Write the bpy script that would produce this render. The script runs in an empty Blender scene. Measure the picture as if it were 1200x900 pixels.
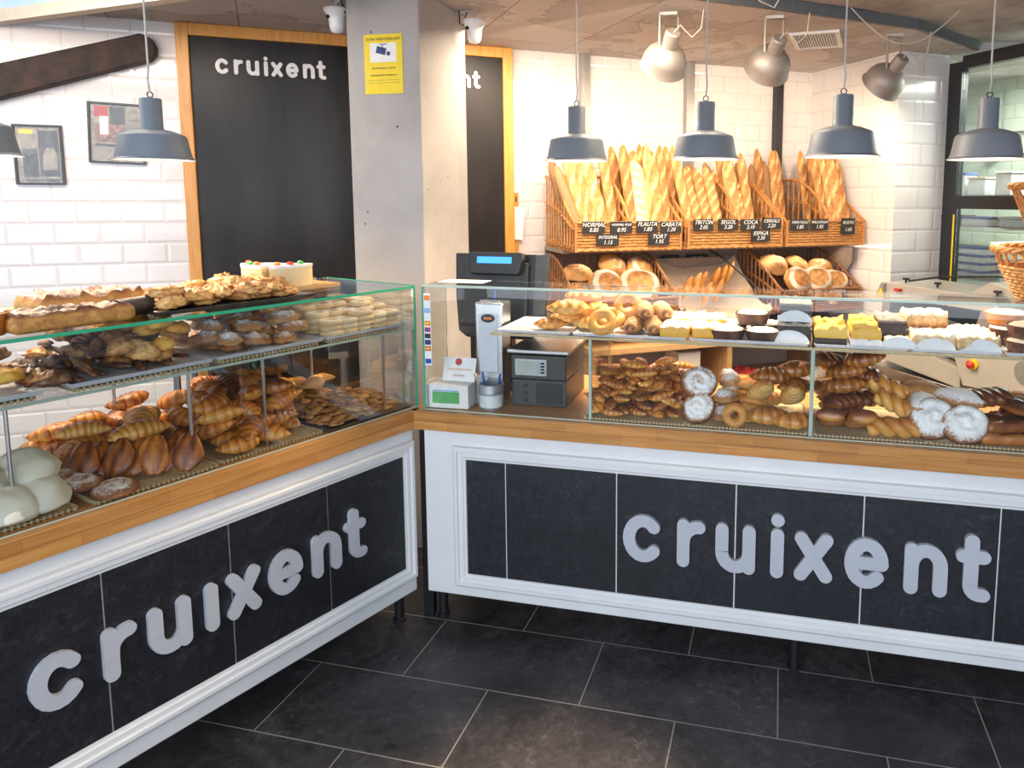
import bpy, math, random
from mathutils import Vector, Matrix, noise, Euler
random.seed(7)
PI = math.pi
SC = bpy.context.scene
COL = SC.collection

# ------------------------------------------------------------------ frames
def Rz(a): return Matrix.Rotation(a, 4, 'Z')
def Rx(a): return Matrix.Rotation(a, 4, 'X')
def Ry(a): return Matrix.Rotation(a, 4, 'Y')
def T(x, y, z): return Matrix.Translation((x, y, z))
TH = -0.3322; XL = -0.0431; WT = 0.6066; WY = 1.928
FR = Matrix.Identity(4)                                   # right counter: x along, +y inwards
FL = T(XL, 0, 0) @ Rz(math.atan2(-math.cos(TH), math.sin(TH)))   # left counter: x towards viewer, +y outwards
FW = T(0, WY, 0) @ Rz(WT)                                 # back wall: x along, -y into the room
STAND = Rx(PI / 2)
STANDL = Rz(PI) @ STAND

# ------------------------------------------------------------------ materials
MATS = {}
def nodes(name):
    m = bpy.data.materials.new(name); m.use_nodes = True
    nt = m.node_tree; nt.nodes.clear()
    out = nt.nodes.new('ShaderNodeOutputMaterial'); b = nt.nodes.new('ShaderNodeBsdfPrincipled')
    nt.links.new(b.outputs[0], out.inputs[0])
    return m, nt, b, out
def c4(c): return (c[0], c[1], c[2], 1)
def N(nt, typ, **kw):
    n = nt.nodes.new(typ)
    for k, v in kw.items():
        if k.startswith('i_'):
            key = k[2:]
            key = int(key) if key.isdigit() else key.replace('_', ' ')
            n.inputs[key].default_value = v
        else: setattr(n, k, v)
    return n
def ramp(nt, stops):
    r = nt.nodes.new('ShaderNodeValToRGB'); e = r.color_ramp.elements
    while len(e) < len(stops): e.new(0.5)
    for i, (p, c) in enumerate(stops): e[i].position = p; e[i].color = c4(c)
    return r
def mix(nt, fac, a, b, typ='MIX'):
    m = nt.nodes.new('ShaderNodeMix'); m.data_type = 'RGBA'; m.blend_type = typ
    for s, v in ((0, fac), (6, a), (7, b)):
        if hasattr(v, 'links') or hasattr(v, 'is_linked'): nt.links.new(v, m.inputs[s])
        elif s == 0: m.inputs[0].default_value = v
        else: m.inputs[s].default_value = c4(v)
    return m.outputs[2]
def math_(nt, op, a, b=None):
    m = nt.nodes.new('ShaderNodeMath'); m.operation = op
    for i, v in enumerate((a, b)):
        if v is None: continue
        if hasattr(v, 'is_linked'): nt.links.new(v, m.inputs[i])
        else: m.inputs[i].default_value = v
    return m.outputs[0]
def bump(nt, b, h, strength=.3, dist=.002):
    n = N(nt, 'ShaderNodeBump', i_Strength=strength, i_Distance=dist)
    nt.links.new(h, n.inputs['Height']); nt.links.new(n.outputs[0], b.inputs['Normal'])
def coord(nt, scale=(1, 1, 1), rot=(0, 0, 0), loc=(0, 0, 0)):
    tc = nt.nodes.new('ShaderNodeTexCoord'); mp = nt.nodes.new('ShaderNodeMapping')
    mp.inputs['Scale'].default_value = scale; mp.inputs['Rotation'].default_value = rot; mp.inputs['Location'].default_value = loc
    nt.links.new(tc.outputs['Object'], mp.inputs[0]); return mp.outputs[0]
def noisetex(nt, vec, scale, detail=4, rough=.55, dist=0):
    n = N(nt, 'ShaderNodeTexNoise', i_Scale=scale, i_Detail=detail, i_Roughness=rough, i_Distortion=dist)
    nt.links.new(vec, n.inputs['Vector']); return n.outputs[0]

def plain(name, col, rough=.5, metal=0, var=.08, scale=30, bmp=0, emit=0, coat=0, ecol=None):
    m, nt, b, o = nodes(name)
    v = coord(nt); n = noisetex(nt, v, scale)
    lo = [max(0, c * (1 - var * 1.6)) for c in col]; hi = [min(1, c * (1 + var)) for c in col]
    r = ramp(nt, [(.3, lo), (.7, hi)]); nt.links.new(n, r.inputs[0]); nt.links.new(r.outputs[0], b.inputs['Base Color'])
    b.inputs['Roughness'].default_value = rough; b.inputs['Metallic'].default_value = metal
    b.inputs['Coat Weight'].default_value = coat
    if bmp: bump(nt, b, n, bmp, .002)
    if emit:
        b.inputs['Emission Color'].default_value = c4(ecol or col); b.inputs['Emission Strength'].default_value = emit
    MATS[name] = m; return m

def tilemat(name, w, h, col, mort, offx=0, offz=0, axis='XZ'):
    m, nt, b, o = nodes(name)
    tc = nt.nodes.new('ShaderNodeTexCoord'); sp = nt.nodes.new('ShaderNodeSeparateXYZ'); cb = nt.nodes.new('ShaderNodeCombineXYZ')
    nt.links.new(tc.outputs['Object'], sp.inputs[0])
    nt.links.new(math_(nt, 'ADD', sp.outputs[axis[0]], 100 * w + offx), cb.inputs[0]); nt.links.new(math_(nt, 'ADD', sp.outputs[axis[1]], 100 * h + offz), cb.inputs[1])
    br = N(nt, 'ShaderNodeTexBrick', offset=.5, squash=1)
    nt.links.new(cb.outputs[0], br.inputs['Vector'])
    for k, v in (('Color1', c4(col)), ('Color2', c4([c * .96 for c in col])), ('Mortar', c4(mort)), ('Scale', 1), ('Mortar Size', .0022), ('Mortar Smooth', .1), ('Brick Width', w), ('Row Height', h)):
        br.inputs[k].default_value = v
    br2 = N(nt, 'ShaderNodeTexBrick', offset=.5, squash=1)
    nt.links.new(cb.outputs[0], br2.inputs['Vector'])
    for k, v in (('Scale', 1), ('Mortar Size', .014), ('Mortar Smooth', 1.0), ('Brick Width', w), ('Row Height', h)):
        br2.inputs[k].default_value = v
    nt.links.new(br.outputs[0], b.inputs['Base Color'])
    inv = math_(nt, 'SUBTRACT', 1, br2.outputs[1])
    wob = noisetex(nt, tc.outputs['Object'], 6, 1)
    hgt = math_(nt, 'ADD', inv, math_(nt, 'MULTIPLY', wob, .25))
    bump(nt, b, hgt, .38, .005)
    b.inputs['Roughness'].default_value = .13
    b.inputs['Coat Weight'].default_value = .3
    MATS[name] = m; return m

def woodmat(name, cols, rough=.4, sx=1.5, sy=18, sz=18, staves=None):
    m, nt, b, o = nodes(name)
    v = coord(nt, (sx, sy, sz)); n = noisetex(nt, v, 3, 6, .6, .6)
    r = ramp(nt, [(.25, cols[0]), (.5, cols[1]), (.75, cols[2])]); nt.links.new(n, r.inputs[0]); colr = r.outputs[0]
    if staves:
        tc = coord(nt, (1, 1, 1), (PI / 2 if staves == 'XZ' else 0, 0, 0), (50, 50, 50))
        br = N(nt, 'ShaderNodeTexBrick', offset=.37, squash=1); nt.links.new(tc, br.inputs['Vector'])
        for k, vv in (('Color1', (1, 1, 1, 1)), ('Color2', (.72, .66, .6, 1)), ('Mortar', (.5, .42, .35, 1)), ('Scale', 1), ('Mortar Size', .0008), ('Brick Width', .31), ('Row Height', .033), ('Bias', 0)):
            br.inputs[k].default_value = vv
        colr = mix(nt, .75, colr, br.outputs[0], 'MULTIPLY')
    nt.links.new(colr, b.inputs['Base Color']); b.inputs['Roughness'].default_value = rough
    bump(nt, b, n, .12, .001); MATS[name] = m; return m

def glassmat(name, tint=(.94, .98, .96), rough=.0, ior=1.45, boost=1.0):
    m, nt, b, o = nodes(name); nt.nodes.remove(b)
    tr = N(nt, 'ShaderNodeBsdfTransparent'); tr.inputs[0].default_value = c4(tint)
    gl = N(nt, 'ShaderNodeBsdfGlossy'); gl.inputs['Roughness'].default_value = rough; gl.inputs[0].default_value = (1, 1, 1, 1)
    fr = N(nt, 'ShaderNodeFresnel', i_IOR=ior); ms = nt.nodes.new('ShaderNodeMixShader')
    nt.links.new(math_(nt, 'MULTIPLY', fr.outputs[0], boost), ms.inputs[0])
    nt.links.new(tr.outputs[0], ms.inputs[1]); nt.links.new(gl.outputs[0], ms.inputs[2]); nt.links.new(ms.outputs[0], o.inputs[0])
    m.diffuse_color = (.8, .95, .9, .2); MATS[name] = m; return m

def baked(name, cols, rough=.42, nscale=45, coat=.15, sugarcol=(.93, .91, .88), bmp=.5, rnd=.28, nz=.55):
    m, nt, b, o = nodes(name)
    a = N(nt, 'ShaderNodeAttribute', attribute_name='tone'); s = N(nt, 'ShaderNodeAttribute', attribute_name='sugar')
    v = coord(nt); n = noisetex(nt, v, nscale, 5, .6); n2 = noisetex(nt, v, nscale * 4, 3, .6)
    oi = nt.nodes.new('ShaderNodeObjectInfo')
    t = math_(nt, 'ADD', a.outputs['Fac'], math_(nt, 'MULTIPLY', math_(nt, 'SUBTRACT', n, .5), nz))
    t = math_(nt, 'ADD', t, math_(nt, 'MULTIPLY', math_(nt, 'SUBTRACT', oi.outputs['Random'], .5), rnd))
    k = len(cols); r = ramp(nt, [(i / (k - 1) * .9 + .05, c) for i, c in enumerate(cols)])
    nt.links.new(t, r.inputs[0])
    sg = math_(nt, 'ADD', s.outputs['Fac'], math_(nt, 'MULTIPLY', math_(nt, 'SUBTRACT', n2, .5), .9))
    st = N(nt, 'ShaderNodeMapRange'); nt.links.new(sg, st.inputs[0]); st.inputs[1].default_value = .45; st.inputs[2].default_value = .75
    fac = math_(nt, 'MULTIPLY', st.outputs[0], math_(nt, 'GREATER_THAN', s.outputs['Fac'], .02))
    nt.links.new(mix(nt, fac, r.outputs[0], sugarcol), b.inputs['Base Color'])
    b.inputs['Roughness'].default_value = rough; b.inputs['Coat Weight'].default_value = coat; b.inputs['Coat Roughness'].default_value = .3
    bump(nt, b, n2, bmp, .002)
    MATS[name] = m; return m

def emis(name, col, st):
    m, nt, b, o = nodes(name); b.inputs['Base Color'].default_value = c4(col)
    b.inputs['Emission Color'].default_value = c4(col); b.inputs['Emission Strength'].default_value = st; MATS[name] = m; return m

plain('white_paint', (.74, .74, .73), .35, var=.03, scale=5)
plain('black', (.012, .012, .014), .4)
plain('black_frame', (.02, .02, .022), .35)
plain('dark_plastic', (.008, .008, .008), .42, var=.1)
plain('grey_plastic', (.045, .043, .04), .45)
plain('steel', (.62, .62, .62), .28, 1, var=.06, scale=8)
plain('letter_metal', (.5, .52, .56), .35, .1, var=.03, scale=12)
plain('letter_white', (.75, .73, .72), .4)
plain('lamp_grey', (.19, .21, .235), .5, .1, var=.05, scale=5)
plain('spot_grey', (.32, .28, .25), .48, .45, var=.05, scale=5)
plain('lamp_inner_glow', (.9, .86, .82), .5, emit=.7)  # emission stands in for bulb light on the shade lining
emis('bulb', (1, .82, .6), 18)
plain('cable', (.5, .46, .42), .5)
plain('white_plastic', (.8, .79, .77), .35)
plain('paper', (.85, .83, .8), .8, var=.03)
plain('yellow_sign', (.85, .62, .005), .5, var=.04)
plain('yellow', (.85, .6, .02), .5)
plain('red', (.6, .02, .02), .4)
plain('blue', (.02, .08, .4), .4)
plain('deep_blue', (.01, .03, .16), .5)
plain('sky_blue', (.25, .45, .75), .4)
plain('green_card', (.1, .42, .12), .5)
plain('orange', (.75, .2, .03), .5)
emis('lcd_blue', (.04, .25, .8), 1.6)
plain('lcd_grey', (.42, .45, .4), .3)
plain('machine', (.47, .44, .39), .35, .1, var=.05, scale=6)
plain('machine_grey', (.3, .29, .28), .35, .3)
plain('rack_brown', (.3, .24, .2), .5)
plain('chalk', (.85, .83, .8), .8)
plain('chalkboard', (.025, .024, .024), .6)
plain('cloth_beige', (.62, .5, .38), .9, bmp=.3, scale=60)
plain('box_clear', (.7, .74, .72), .3)
plain('enamel', (.62, .64, .68), .3, var=.04)
plain('tin', (.5, .52, .54), .3, .7)
plain('beam_wood', (.03, .012, .007), .7, var=.8, scale=14, bmp=.3)
plain('print_grey', (.1, .1, .1), .6, var=.9, scale=30)
plain('print_sepia', (.36, .31, .24), .6, var=.35, scale=60)
plain('print_dark', (.07, .07, .07), .6, var=.9, scale=40)
plain('print_red', (.5, .05, .04), .6)
plain('print_food', (.3, .15, .12), .6, var=.9, scale=90)
plain('slate_tray', (.02, .021, .025), .45, var=.3)
plain('dark_tray', (.05, .04, .03), .5, var=.4, scale=50)
plain('ceiling_upper', (.4, .36, .34), .9, var=.25, scale=4, bmp=.5)
plain('fascia_grey', (.12, .13, .14), .6)
plain('cream', (.72, .6, .46), .6, var=.04)
plain('ceiling_blue_glow', (.5, .7, .85), .6, var=.05, scale=3, emit=.75, ecol=(.5, .72, .92))  # pale blue ceiling; emission stands in for daylight falling on it
plain('kraft', (.55, .42, .26), .8)
plain('green_wall', (.45, .6, .48), .5)
plain('yellow_cream', (.85, .6, .12), .5)
plain('dark_cake', (.035, .02, .015), .6, var=.5, scale=120, bmp=.6)
plain('fan_paper', (.72, .74, .76), .7, var=.05)
plain('fruit_orange', (.8, .25, .03), .3)
plain('icing', (.88, .84, .8), .6, bmp=.2)
woodmat('counter_wood', ((.42, .17, .04), (.58, .265, .07), (.68, .35, .12)), .35, 1.2, 22, 22, 'XZ')
woodmat('door_wood', ((.5, .2, .03), (.66, .3, .06), (.72, .36, .09)), .35, 20, 20, 1.4)
woodmat('shelf_wood', ((.42, .22, .08), (.55, .32, .14), (.62, .4, .2)), .45, 1.5, 14, 14)
woodmat('wicker', ((.22, .075, .02), (.5, .22, .06), (.72, .38, .12)), .5, 30, 30, 30)
woodmat('wicker_dark', ((.13, .045, .015), (.3, .12, .035), (.5, .24, .08)), .5, 30, 30, 30)
woodmat('straw', ((.3, .22, .11), (.5, .4, .22), (.6, .5, .32)), .6, 60, 60, 60)
tilemat('wall_tile', .185, .1, (.76, .71, .68), (.62, .56, .52), .0, -.0165)
tilemat('pier_tile', .25, .126, (.82, .79, .76), (.66, .6, .56), 0, .03)
tilemat('pier_tile_side', .25, .126, (.82, .79, .76), (.66, .6, .56), 0, .03, 'YZ')
tilemat('kitchen_tile', .2, .1, (.62, .72, .6), (.45, .5, .42), 0, 0, 'YZ')
glassmat('glass', (.985, .995, .99), 0, 1.45, .55)
glassmat('glass_plain', (.99, .99, .99), 0, 1.45, .6)
glassmat('glass_clear_box', (.85, .88, .87), .1, 1.45, 1.5)
glassmat('dark_glass', (.16, .15, .15), .03, 1.6, 2.4)

# green glass edge, a faint glow put into its colour
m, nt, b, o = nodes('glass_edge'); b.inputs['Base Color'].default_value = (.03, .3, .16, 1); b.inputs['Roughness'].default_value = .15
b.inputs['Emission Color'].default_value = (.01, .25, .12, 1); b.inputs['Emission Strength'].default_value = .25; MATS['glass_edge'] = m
m, nt, b, o = nodes('glass_edge_pale'); b.inputs['Base Color'].default_value = (.45, .55, .45, 1); b.inputs['Roughness'].default_value = .15; MATS['glass_edge_pale'] = m

# floor : dark stone tiles
def floormat():
    m, nt, b, o = nodes('floor_tile')
    tc = nt.nodes.new('ShaderNodeTexCoord'); mp = nt.nodes.new('ShaderNodeMapping')
    mp.inputs['Location'].default_value = (.594 * 40 - .0579, .3221 * 40 - .0249, 0); nt.links.new(tc.outputs['Object'], mp.inputs[0])
    br = N(nt, 'ShaderNodeTexBrick', offset=.5, squash=1); nt.links.new(mp.outputs[0], br.inputs['Vector'])
    for k, v in (('Color1', (.026, .026, .029, 1)), ('Color2', (.036, .035, .037, 1)), ('Mortar', (.3, .28, .25, 1)), ('Scale', 1), ('Mortar Size', .0022), ('Mortar Smooth', .1), ('Brick Width', .594), ('Row Height', .3221)):
        br.inputs[k].default_value = v
    v = tc.outputs['Object']; n1 = noisetex(nt, v, 2.5, 8, .7, .8); n2 = noisetex(nt, v, 26, 8, .75, 1.2)
    r1 = ramp(nt, [(.35, (.5, .5, .5)), (.7, (2.2, 2.1, 2.05))]); nt.links.new(n1, r1.inputs[0])
    r2 = ramp(nt, [(.35, (.6, .6, .62)), (.55, (1.1, 1.1, 1.1)), (.66, (2.2, 2.1, 2.0)), (.8, (4.2, 4, 3.8))]); nt.links.new(n2, r2.inputs[0])
    c = mix(nt, 1, br.outputs[0], r1.outputs[0], 'MULTIPLY'); c = mix(nt, .8, c, r2.outputs[0], 'MULTIPLY')
    c = mix(nt, br.outputs[1], c, (.26, .235, .21))
    nt.links.new(c, b.inputs['Base Color']); rr = ramp(nt, [(.3, (.32,) * 3), (.7, (.55,) * 3)]); nt.links.new(n2, rr.inputs[0]); nt.links.new(rr.outputs[0], b.inputs['Roughness'])
    h = math_(nt, 'ADD', math_(nt, 'MULTIPLY', br.outputs[1], -1.5), n2); bump(nt, b, h, .35, .003)
    MATS['floor_tile'] = m
floormat()
def slatemat():
    m, nt, b, o = nodes('slate')
    v = coord(nt); n1 = noisetex(nt, v, 30, 8, .75, 1.5); n2 = noisetex(nt, v, 4, 4)
    r = ramp(nt, [(.35, (.006, .0065, .009)), (.55, (.014, .0145, .019)), (.8, (.05, .05, .058))]); nt.links.new(math_(nt, 'ADD', n1, math_(nt, 'MULTIPLY', math_(nt, 'SUBTRACT', n2, .5), .3)), r.inputs[0])
    nt.links.new(r.outputs[0], b.inputs['Base Color']); b.inputs['Roughness'].default_value = .42; bump(nt, b, n1, .35, .003); MATS['slate'] = m
slatemat()
def concrete(name, lo, hi, holes=True):
    m, nt, b, o = nodes(name)
    v = coord(nt); n1 = noisetex(nt, v, 3, 8, .65, .4); n2 = noisetex(nt, v, 60, 4)
    r = ramp(nt, [(.3, lo), (.7, hi)]); nt.links.new(n1, r.inputs[0]); c = r.outputs[0]
    vo = N(nt, 'ShaderNodeTexVoronoi', i_Scale=11); nt.links.new(v, vo.inputs['Vector'])
    hm = ramp(nt, [(.03, (.12, .11, .1)), (.075, (1, 1, 1))]); nt.links.new(vo.outputs['Distance'], hm.inputs[0])
    if holes: c = mix(nt, 1, c, hm.outputs[0], 'MULTIPLY')
    nt.links.new(c, b.inputs['Base Color']); b.inputs['Roughness'].default_value = .85
    bump(nt, b, math_(nt, 'ADD', n2, math_(nt, 'MULTIPLY', n1, 4)), .35, .004); MATS[name] = m
concrete('concrete', (.36, .33, .31), (.47, .44, .41))
def ceilmat():
    m, nt, b, o = nodes('ceiling_concrete')
    v = coord(nt); n1 = noisetex(nt, v, 1.6, 6, .6, .5); n2 = noisetex(nt, v, 45, 4)
    step = ramp(nt, [(.5, (.60, .55, .52)), (.515, (.38, .34, .32)), (.53, (.48, .44, .415)), (.7, (.54, .50, .475))]); nt.links.new(n1, step.inputs[0])
    br = N(nt, 'ShaderNodeTexBrick', offset=.5); nt.links.new(coord(nt, (1, 1, 1), (0, 0, .9)), br.inputs['Vector'])
    for k, vv in (('Color1', (1, 1, 1, 1)), ('Color2', (.9, .9, .9, 1)), ('Mortar', (.55, .5, .48, 1)), ('Scale', 1), ('Mortar Size', .004), ('Brick Width', 1.3), ('Row Height', .55)): br.inputs[k].default_value = vv
    nt.links.new(mix(nt, 1, step.outputs[0], br.outputs[0], 'MULTIPLY'), b.inputs['Base Color']); b.inputs['Roughness'].default_value = .9
    bump(nt, b, math_(nt, 'ADD', n2, math_(nt, 'MULTIPLY', n1, 5)), .5, .006); MATS['ceiling_concrete'] = m
ceilmat()
def boardmat():
    m, nt, b, o = nodes('blackboard'); b.inputs['Specular IOR Level'].default_value = .22; v = coord(nt, (3, 3, .6)); n = noisetex(nt, v, 2, 4)
    r = ramp(nt, [(.3, (.012, .011, .011)), (.7, (.03, .026, .024))]); nt.links.new(n, r.inputs[0]); nt.links.new(r.outputs[0], b.inputs['Base Color']); b.inputs['Roughness'].default_value = .33; MATS['blackboard'] = m
boardmat()

# pastries
baked('bk_croissant', [(.86, .5, .13), (.70, .29, .045), (.40, .11, .014), (.11, .026, .007)], .38, 40, .25)
baked('bk_dark', [(.72, .36, .08), (.46, .16, .03), (.21, .058, .012), (.07, .022, .009)], .35, 40, .35)
baked('bk_gold', [(.86, .56, .2), (.76, .38, .07), (.5, .17, .025), (.2, .06, .015)], .45, 40, .15)
baked('bk_bread', [(.86, .68, .45), (.76, .47, .2), (.56, .27, .08), (.32, .13, .035)], .65, 26, 0, sugarcol=(.85, .74, .58), nz=.7)
baked('bk_darkbread', [(.5, .33, .17), (.36, .19, .08), (.24, .11, .045), (.12, .05, .02)], .7, 90, 0)
baked('bk_sugar', [(.7, .45, .2), (.52, .25, .08), (.28, .1, .03), (.1, .03, .012)], .6, 40, 0, bmp=.7)
baked('bk_pale', [(.82, .66, .38), (.74, .5, .22), (.55, .3, .1), (.35, .15, .05)], .6, 60, 0, bmp=.7)
baked('bk_choc', [(.62, .38, .16), (.36, .16, .055), (.13, .045, .02), (.03, .012, .008)], .35, 60, .2, bmp=.8, nz=1.1)
baked('bk_yellow', [(.88, .55, .09), (.82, .40, .035), (.6, .24, .025), (.3, .12, .02)], .5, 70, 0)
baked('bk_nut', [(.8, .52, .2), (.66, .32, .08), (.35, .13, .035), (.14, .045, .02)], .5, 60, .1, bmp=.9, nz=.9)
baked('bk_meringue', [(.86, .84, .72), (.8, .78, .64), (.74, .7, .55), (.6, .52, .36)], .75, 20, 0, bmp=.15, rnd=.1, nz=.3)
baked('bk_almond', [(.92, .86, .74), (.85, .66, .4), (.62, .36, .14), (.3, .12, .04)], .5, 90, 0, bmp=.9, nz=1.1)
baked('bk_coconut', [(.5, .47, .44), (.26, .23, .21), (.1, .08, .07), (.02, .015, .012)], .8, 160, 0, bmp=1, nz=1.4)

# ------------------------------------------------------------------ mesh builder
class MB:
    def __init__(s): s.v = []; s.f = []; s.t = []; s.g = []
    def add(s, vs, fs, tones=None, sug=None):
        o = len(s.v); s.v += [tuple(p) for p in vs]; s.f += [tuple(i + o for i in f) for f in fs]
        s.t += tones if tones else [.4] * len(vs); s.g += sug if sug else [0.] * len(vs); return s
    def box(s, x0, x1, y0, y1, z0, z1, M=None):
        vs = [Vector((x, y, z)) for z in (z0, z1) for y in (y0, y1) for x in (x0, x1)]
        if M: vs = [M @ v for v in vs]
        return s.add(vs, [(0, 2, 3, 1), (4, 5, 7, 6), (0, 1, 5, 4), (2, 6, 7, 3), (0, 4, 6, 2), (1, 3, 7, 5)])
    def prism(s, poly, a0, a1, M=None):           # poly in (x,z), extruded along y
        n = len(poly); vs = [Vector((p[0], a, p[1])) for a in (a0, a1) for p in poly]
        if M: vs = [M @ v for v in vs]
        fs = [tuple(range(n)), tuple(range(2 * n - 1, n - 1, -1))] + [(i, i + n, (i + 1) % n + n, (i + 1) % n) for i in range(n)]
        return s.add(vs, fs)
    def tube(s, pts, r, n=8, closed=False, cap=True, flat=1):
        pts = [Vector(p) for p in pts]; m = len(pts)
        if m < 2: return s
        rr = r if isinstance(r, (list, tuple)) else [r] * m
        up = Vector((0, 0, 1)); vs = []; prev = None
        for i, p in enumerate(pts):
            if closed: d = pts[(i + 1) % m] - pts[i - 1]
            else: d = pts[min(i + 1, m - 1)] - pts[max(i - 1, 0)]
            if d.length < 1e-9: d = Vector((0, 0, 1))
            d.normalize()
            if prev is None:
                a = d.cross(up)
                if a.length < .05: a = d.cross(Vector((1, 0, 0)))
            else: a = prev - d * prev.dot(d)
            a.normalize(); prev = a; b = d.cross(a)
            for k in range(n):
                th = 2 * PI * k / n; vs.append(p + (a * math.cos(th) + b * math.sin(th) * flat) * rr[i])
        fs = []
        for i in range(m if closed else m - 1):
            j = (i + 1) % m
            for k in range(n): fs.append((i * n + k, i * n + (k + 1) % n, j * n + (k + 1) % n, j * n + k))
        if cap and not closed: fs += [tuple(range(n - 1, -1, -1)), tuple((m - 1) * n + k for k in range(n))]
        return s.add(vs, fs)
    def lathe(s, prof, n=24, M=None, cx=0, cy=0, cap=True):
        vs = []; fs = []; m = len(prof)
        for r, z in prof:
            for k in range(n):
                a = 2 * PI * k / n; vs.append(Vector((cx + r * math.cos(a), cy + r * math.sin(a), z)))
        if M: vs = [M @ v for v in vs]
        for i in range(m - 1):
            for k in range(n): fs.append((i * n + k, i * n + (k + 1) % n, (i + 1) * n + (k + 1) % n, (i + 1) * n + k))
        if cap and prof[0][0] > 1e-5: fs.append(tuple(range(n - 1, -1, -1)))
        if cap and prof[-1][0] > 1e-5: fs.append(tuple((m - 1) * n + k for k in range(n)))
        return s.add(vs, fs)
    def mesh(s, name='m'):
        me = bpy.data.meshes.new(name); me.from_pydata(s.v, [], s.f); me.update()
        if any(s.g) or any(abs(t - .4) > 1e-6 for t in s.t):
            for nm, arr in (('tone', s.t), ('sugar', s.g)):
                at = me.attributes.new(nm, 'FLOAT', 'POINT'); at.data.foreach_set('value', arr)
        return me

def mkobj(name, me, mat, parent=None, smooth=True, M=None, bevel=0):
    if isinstance(me, MB): me = me.mesh(name)
    ob = bpy.data.objects.new(name, me); COL.objects.link(ob)
    if mat and len(me.materials) == 0: me.materials.append(MATS[mat])
    if smooth:
        me.shade_smooth()
        try: me.set_sharp_from_angle(angle=math.radians(38))
        except Exception: pass
    if parent: ob.parent = parent
    if M is not None:
        if parent: ob.matrix_local = M
        else: ob.matrix_world = M
    if bevel:
        b = ob.modifiers.new('bevel', 'BEVEL'); b.width = bevel; b.segments = 2; b.limit_method = 'ANGLE'
    return ob
def tag(o, label, cat, group=None, kind=None):
    o['label'] = label; o['category'] = cat
    if group: o['group'] = group
    if kind: o['kind'] = kind
    return o
def thing(name, label, cat, M, group=None, kind=None):
    o = bpy.data.objects.new(name, None); COL.objects.link(o); o.matrix_world = M; o.empty_display_size = .05
    return tag(o, label, cat, group, kind)
def struct(name, mb, mat, M=None, label=None, cat=None, **kw):
    o = mkobj(name, mb, mat, None, M=M, **kw); o['kind'] = 'structure'
    if label: o['label'] = label; o['category'] = cat
    return o

def textmesh(s, size, extr=.0006, cx=True, shear=0.):
    cu = bpy.data.curves.new('txt', 'FONT'); cu.body = s; cu.size = size; cu.extrude = extr; cu.resolution_u = 2; cu.shear = shear
    cu.align_x = 'CENTER' if cx else 'LEFT'; cu.align_y = 'CENTER'
    ob = bpy.data.objects.new('txt', cu); COL.objects.link(ob)
    dg = bpy.context.evaluated_depsgraph_get(); me = bpy.data.meshes.new_from_object(ob.evaluated_get(dg))
    bpy.data.objects.remove(ob); bpy.data.curves.remove(cu); me.materials.clear(); return me

# ------------------------------------------------------------------ rounded sign letters
def arc(cx, cy, rx, ry, a0, a1, n=16):
    return [(cx + rx * math.cos(math.radians(a0 + (a1 - a0) * i / n)), cy + ry * math.sin(math.radians(a0 + (a1 - a0) * i / n))) for i in range(n + 1)]
GLY = {
    'c': (0, [arc(.42, .5, .29, .37, 42, 318)]),
    'r': (1.097, [[(.13, .87), (.13, .13)], [(.13, .45)] + arc(.43, .52, .3, .33, 165, 88, 8)]),
    'u': (1.855, [[(.13, .87), (.13, .42)] + arc(.39, .42, .26, .29, 180, 360, 12) + [(.65, .87)], [(.65, .6), (.65, .13)]]),
    'i': (2.92, [[(.12, .87), (.12, .13)], [(.12, 1.165), (.121, 1.165)]]),
    'x': (3.345, [[(.14, .86), (.6, .14)], [(.6, .86), (.14, .14)]]),
    'e': (4.27, [[(.15, .5), (.66, .5)], arc(.4, .5, .27, .37, 0, 316, 20)]),
    'n': (5.33, [[(.13, .87), (.13, .13)], [(.13, .5)] + arc(.38, .56, .25, .31, 180, 0, 12) + [(.63, .13)]]),
    't': (6.27, [[(.2, 1.14), (.2, .3)] + arc(.36, .29, .16, .16, 180, 275, 6) + [(.42, .13)], [(.06, .85), (.4, .85)]]),
}
def stroke(mb, pts, w, dep):                       # flat rounded stroke in XY, thickness along Z
    pts = [Vector((p[0], p[1], 0)) for p in pts]; h = w / 2; L = []; R = []
    for i, p in enumerate(pts):
        d = (pts[min(i + 1, len(pts) - 1)] - pts[max(i - 1, 0)]).normalized(); nrm = Vector((-d.y, d.x, 0))
        L.append(p + nrm * h); R.append(p - nrm * h)
    d1 = (pts[-1] - pts[-2]).normalized(); d0 = (pts[0] - pts[1]).normalized()
    def cap(c, d):
        a0 = math.atan2(d.y, d.x); return [c + Vector((math.cos(a0 + t), math.sin(a0 + t), 0)) * h for t in [PI / 2 - PI * k / 10 for k in range(1, 10)]]
    # body quads
    for i in range(len(pts) - 1):
        q = [L[i], R[i], R[i + 1], L[i + 1]]
        vs = [v + Vector((0, 0, z)) for z in (0, dep) for v in q]
        fs = [(4, 5, 6, 7), (0, 3, 2, 1), (0, 4, 7, 3), (1, 2, 6, 5)]
        mb.add(vs, fs)
    for c, d in ((pts[0], d0), (pts[-1], d1)):
        nrm = Vector((-d.y, d.x, 0)); ring = [c + nrm * h] + cap(c, d) + [c - nrm * h]; n = len(ring)
        vs = [v + Vector((0, 0, z)) for z in (0, dep) for v in ring]
        fs = [tuple(range(2 * n - 1, n - 1, -1)), tuple(range(n))] + [(i, i + 1, i + 1 + n, i + n) for i in range(n - 1)]
        mb.add(vs, fs)
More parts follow.
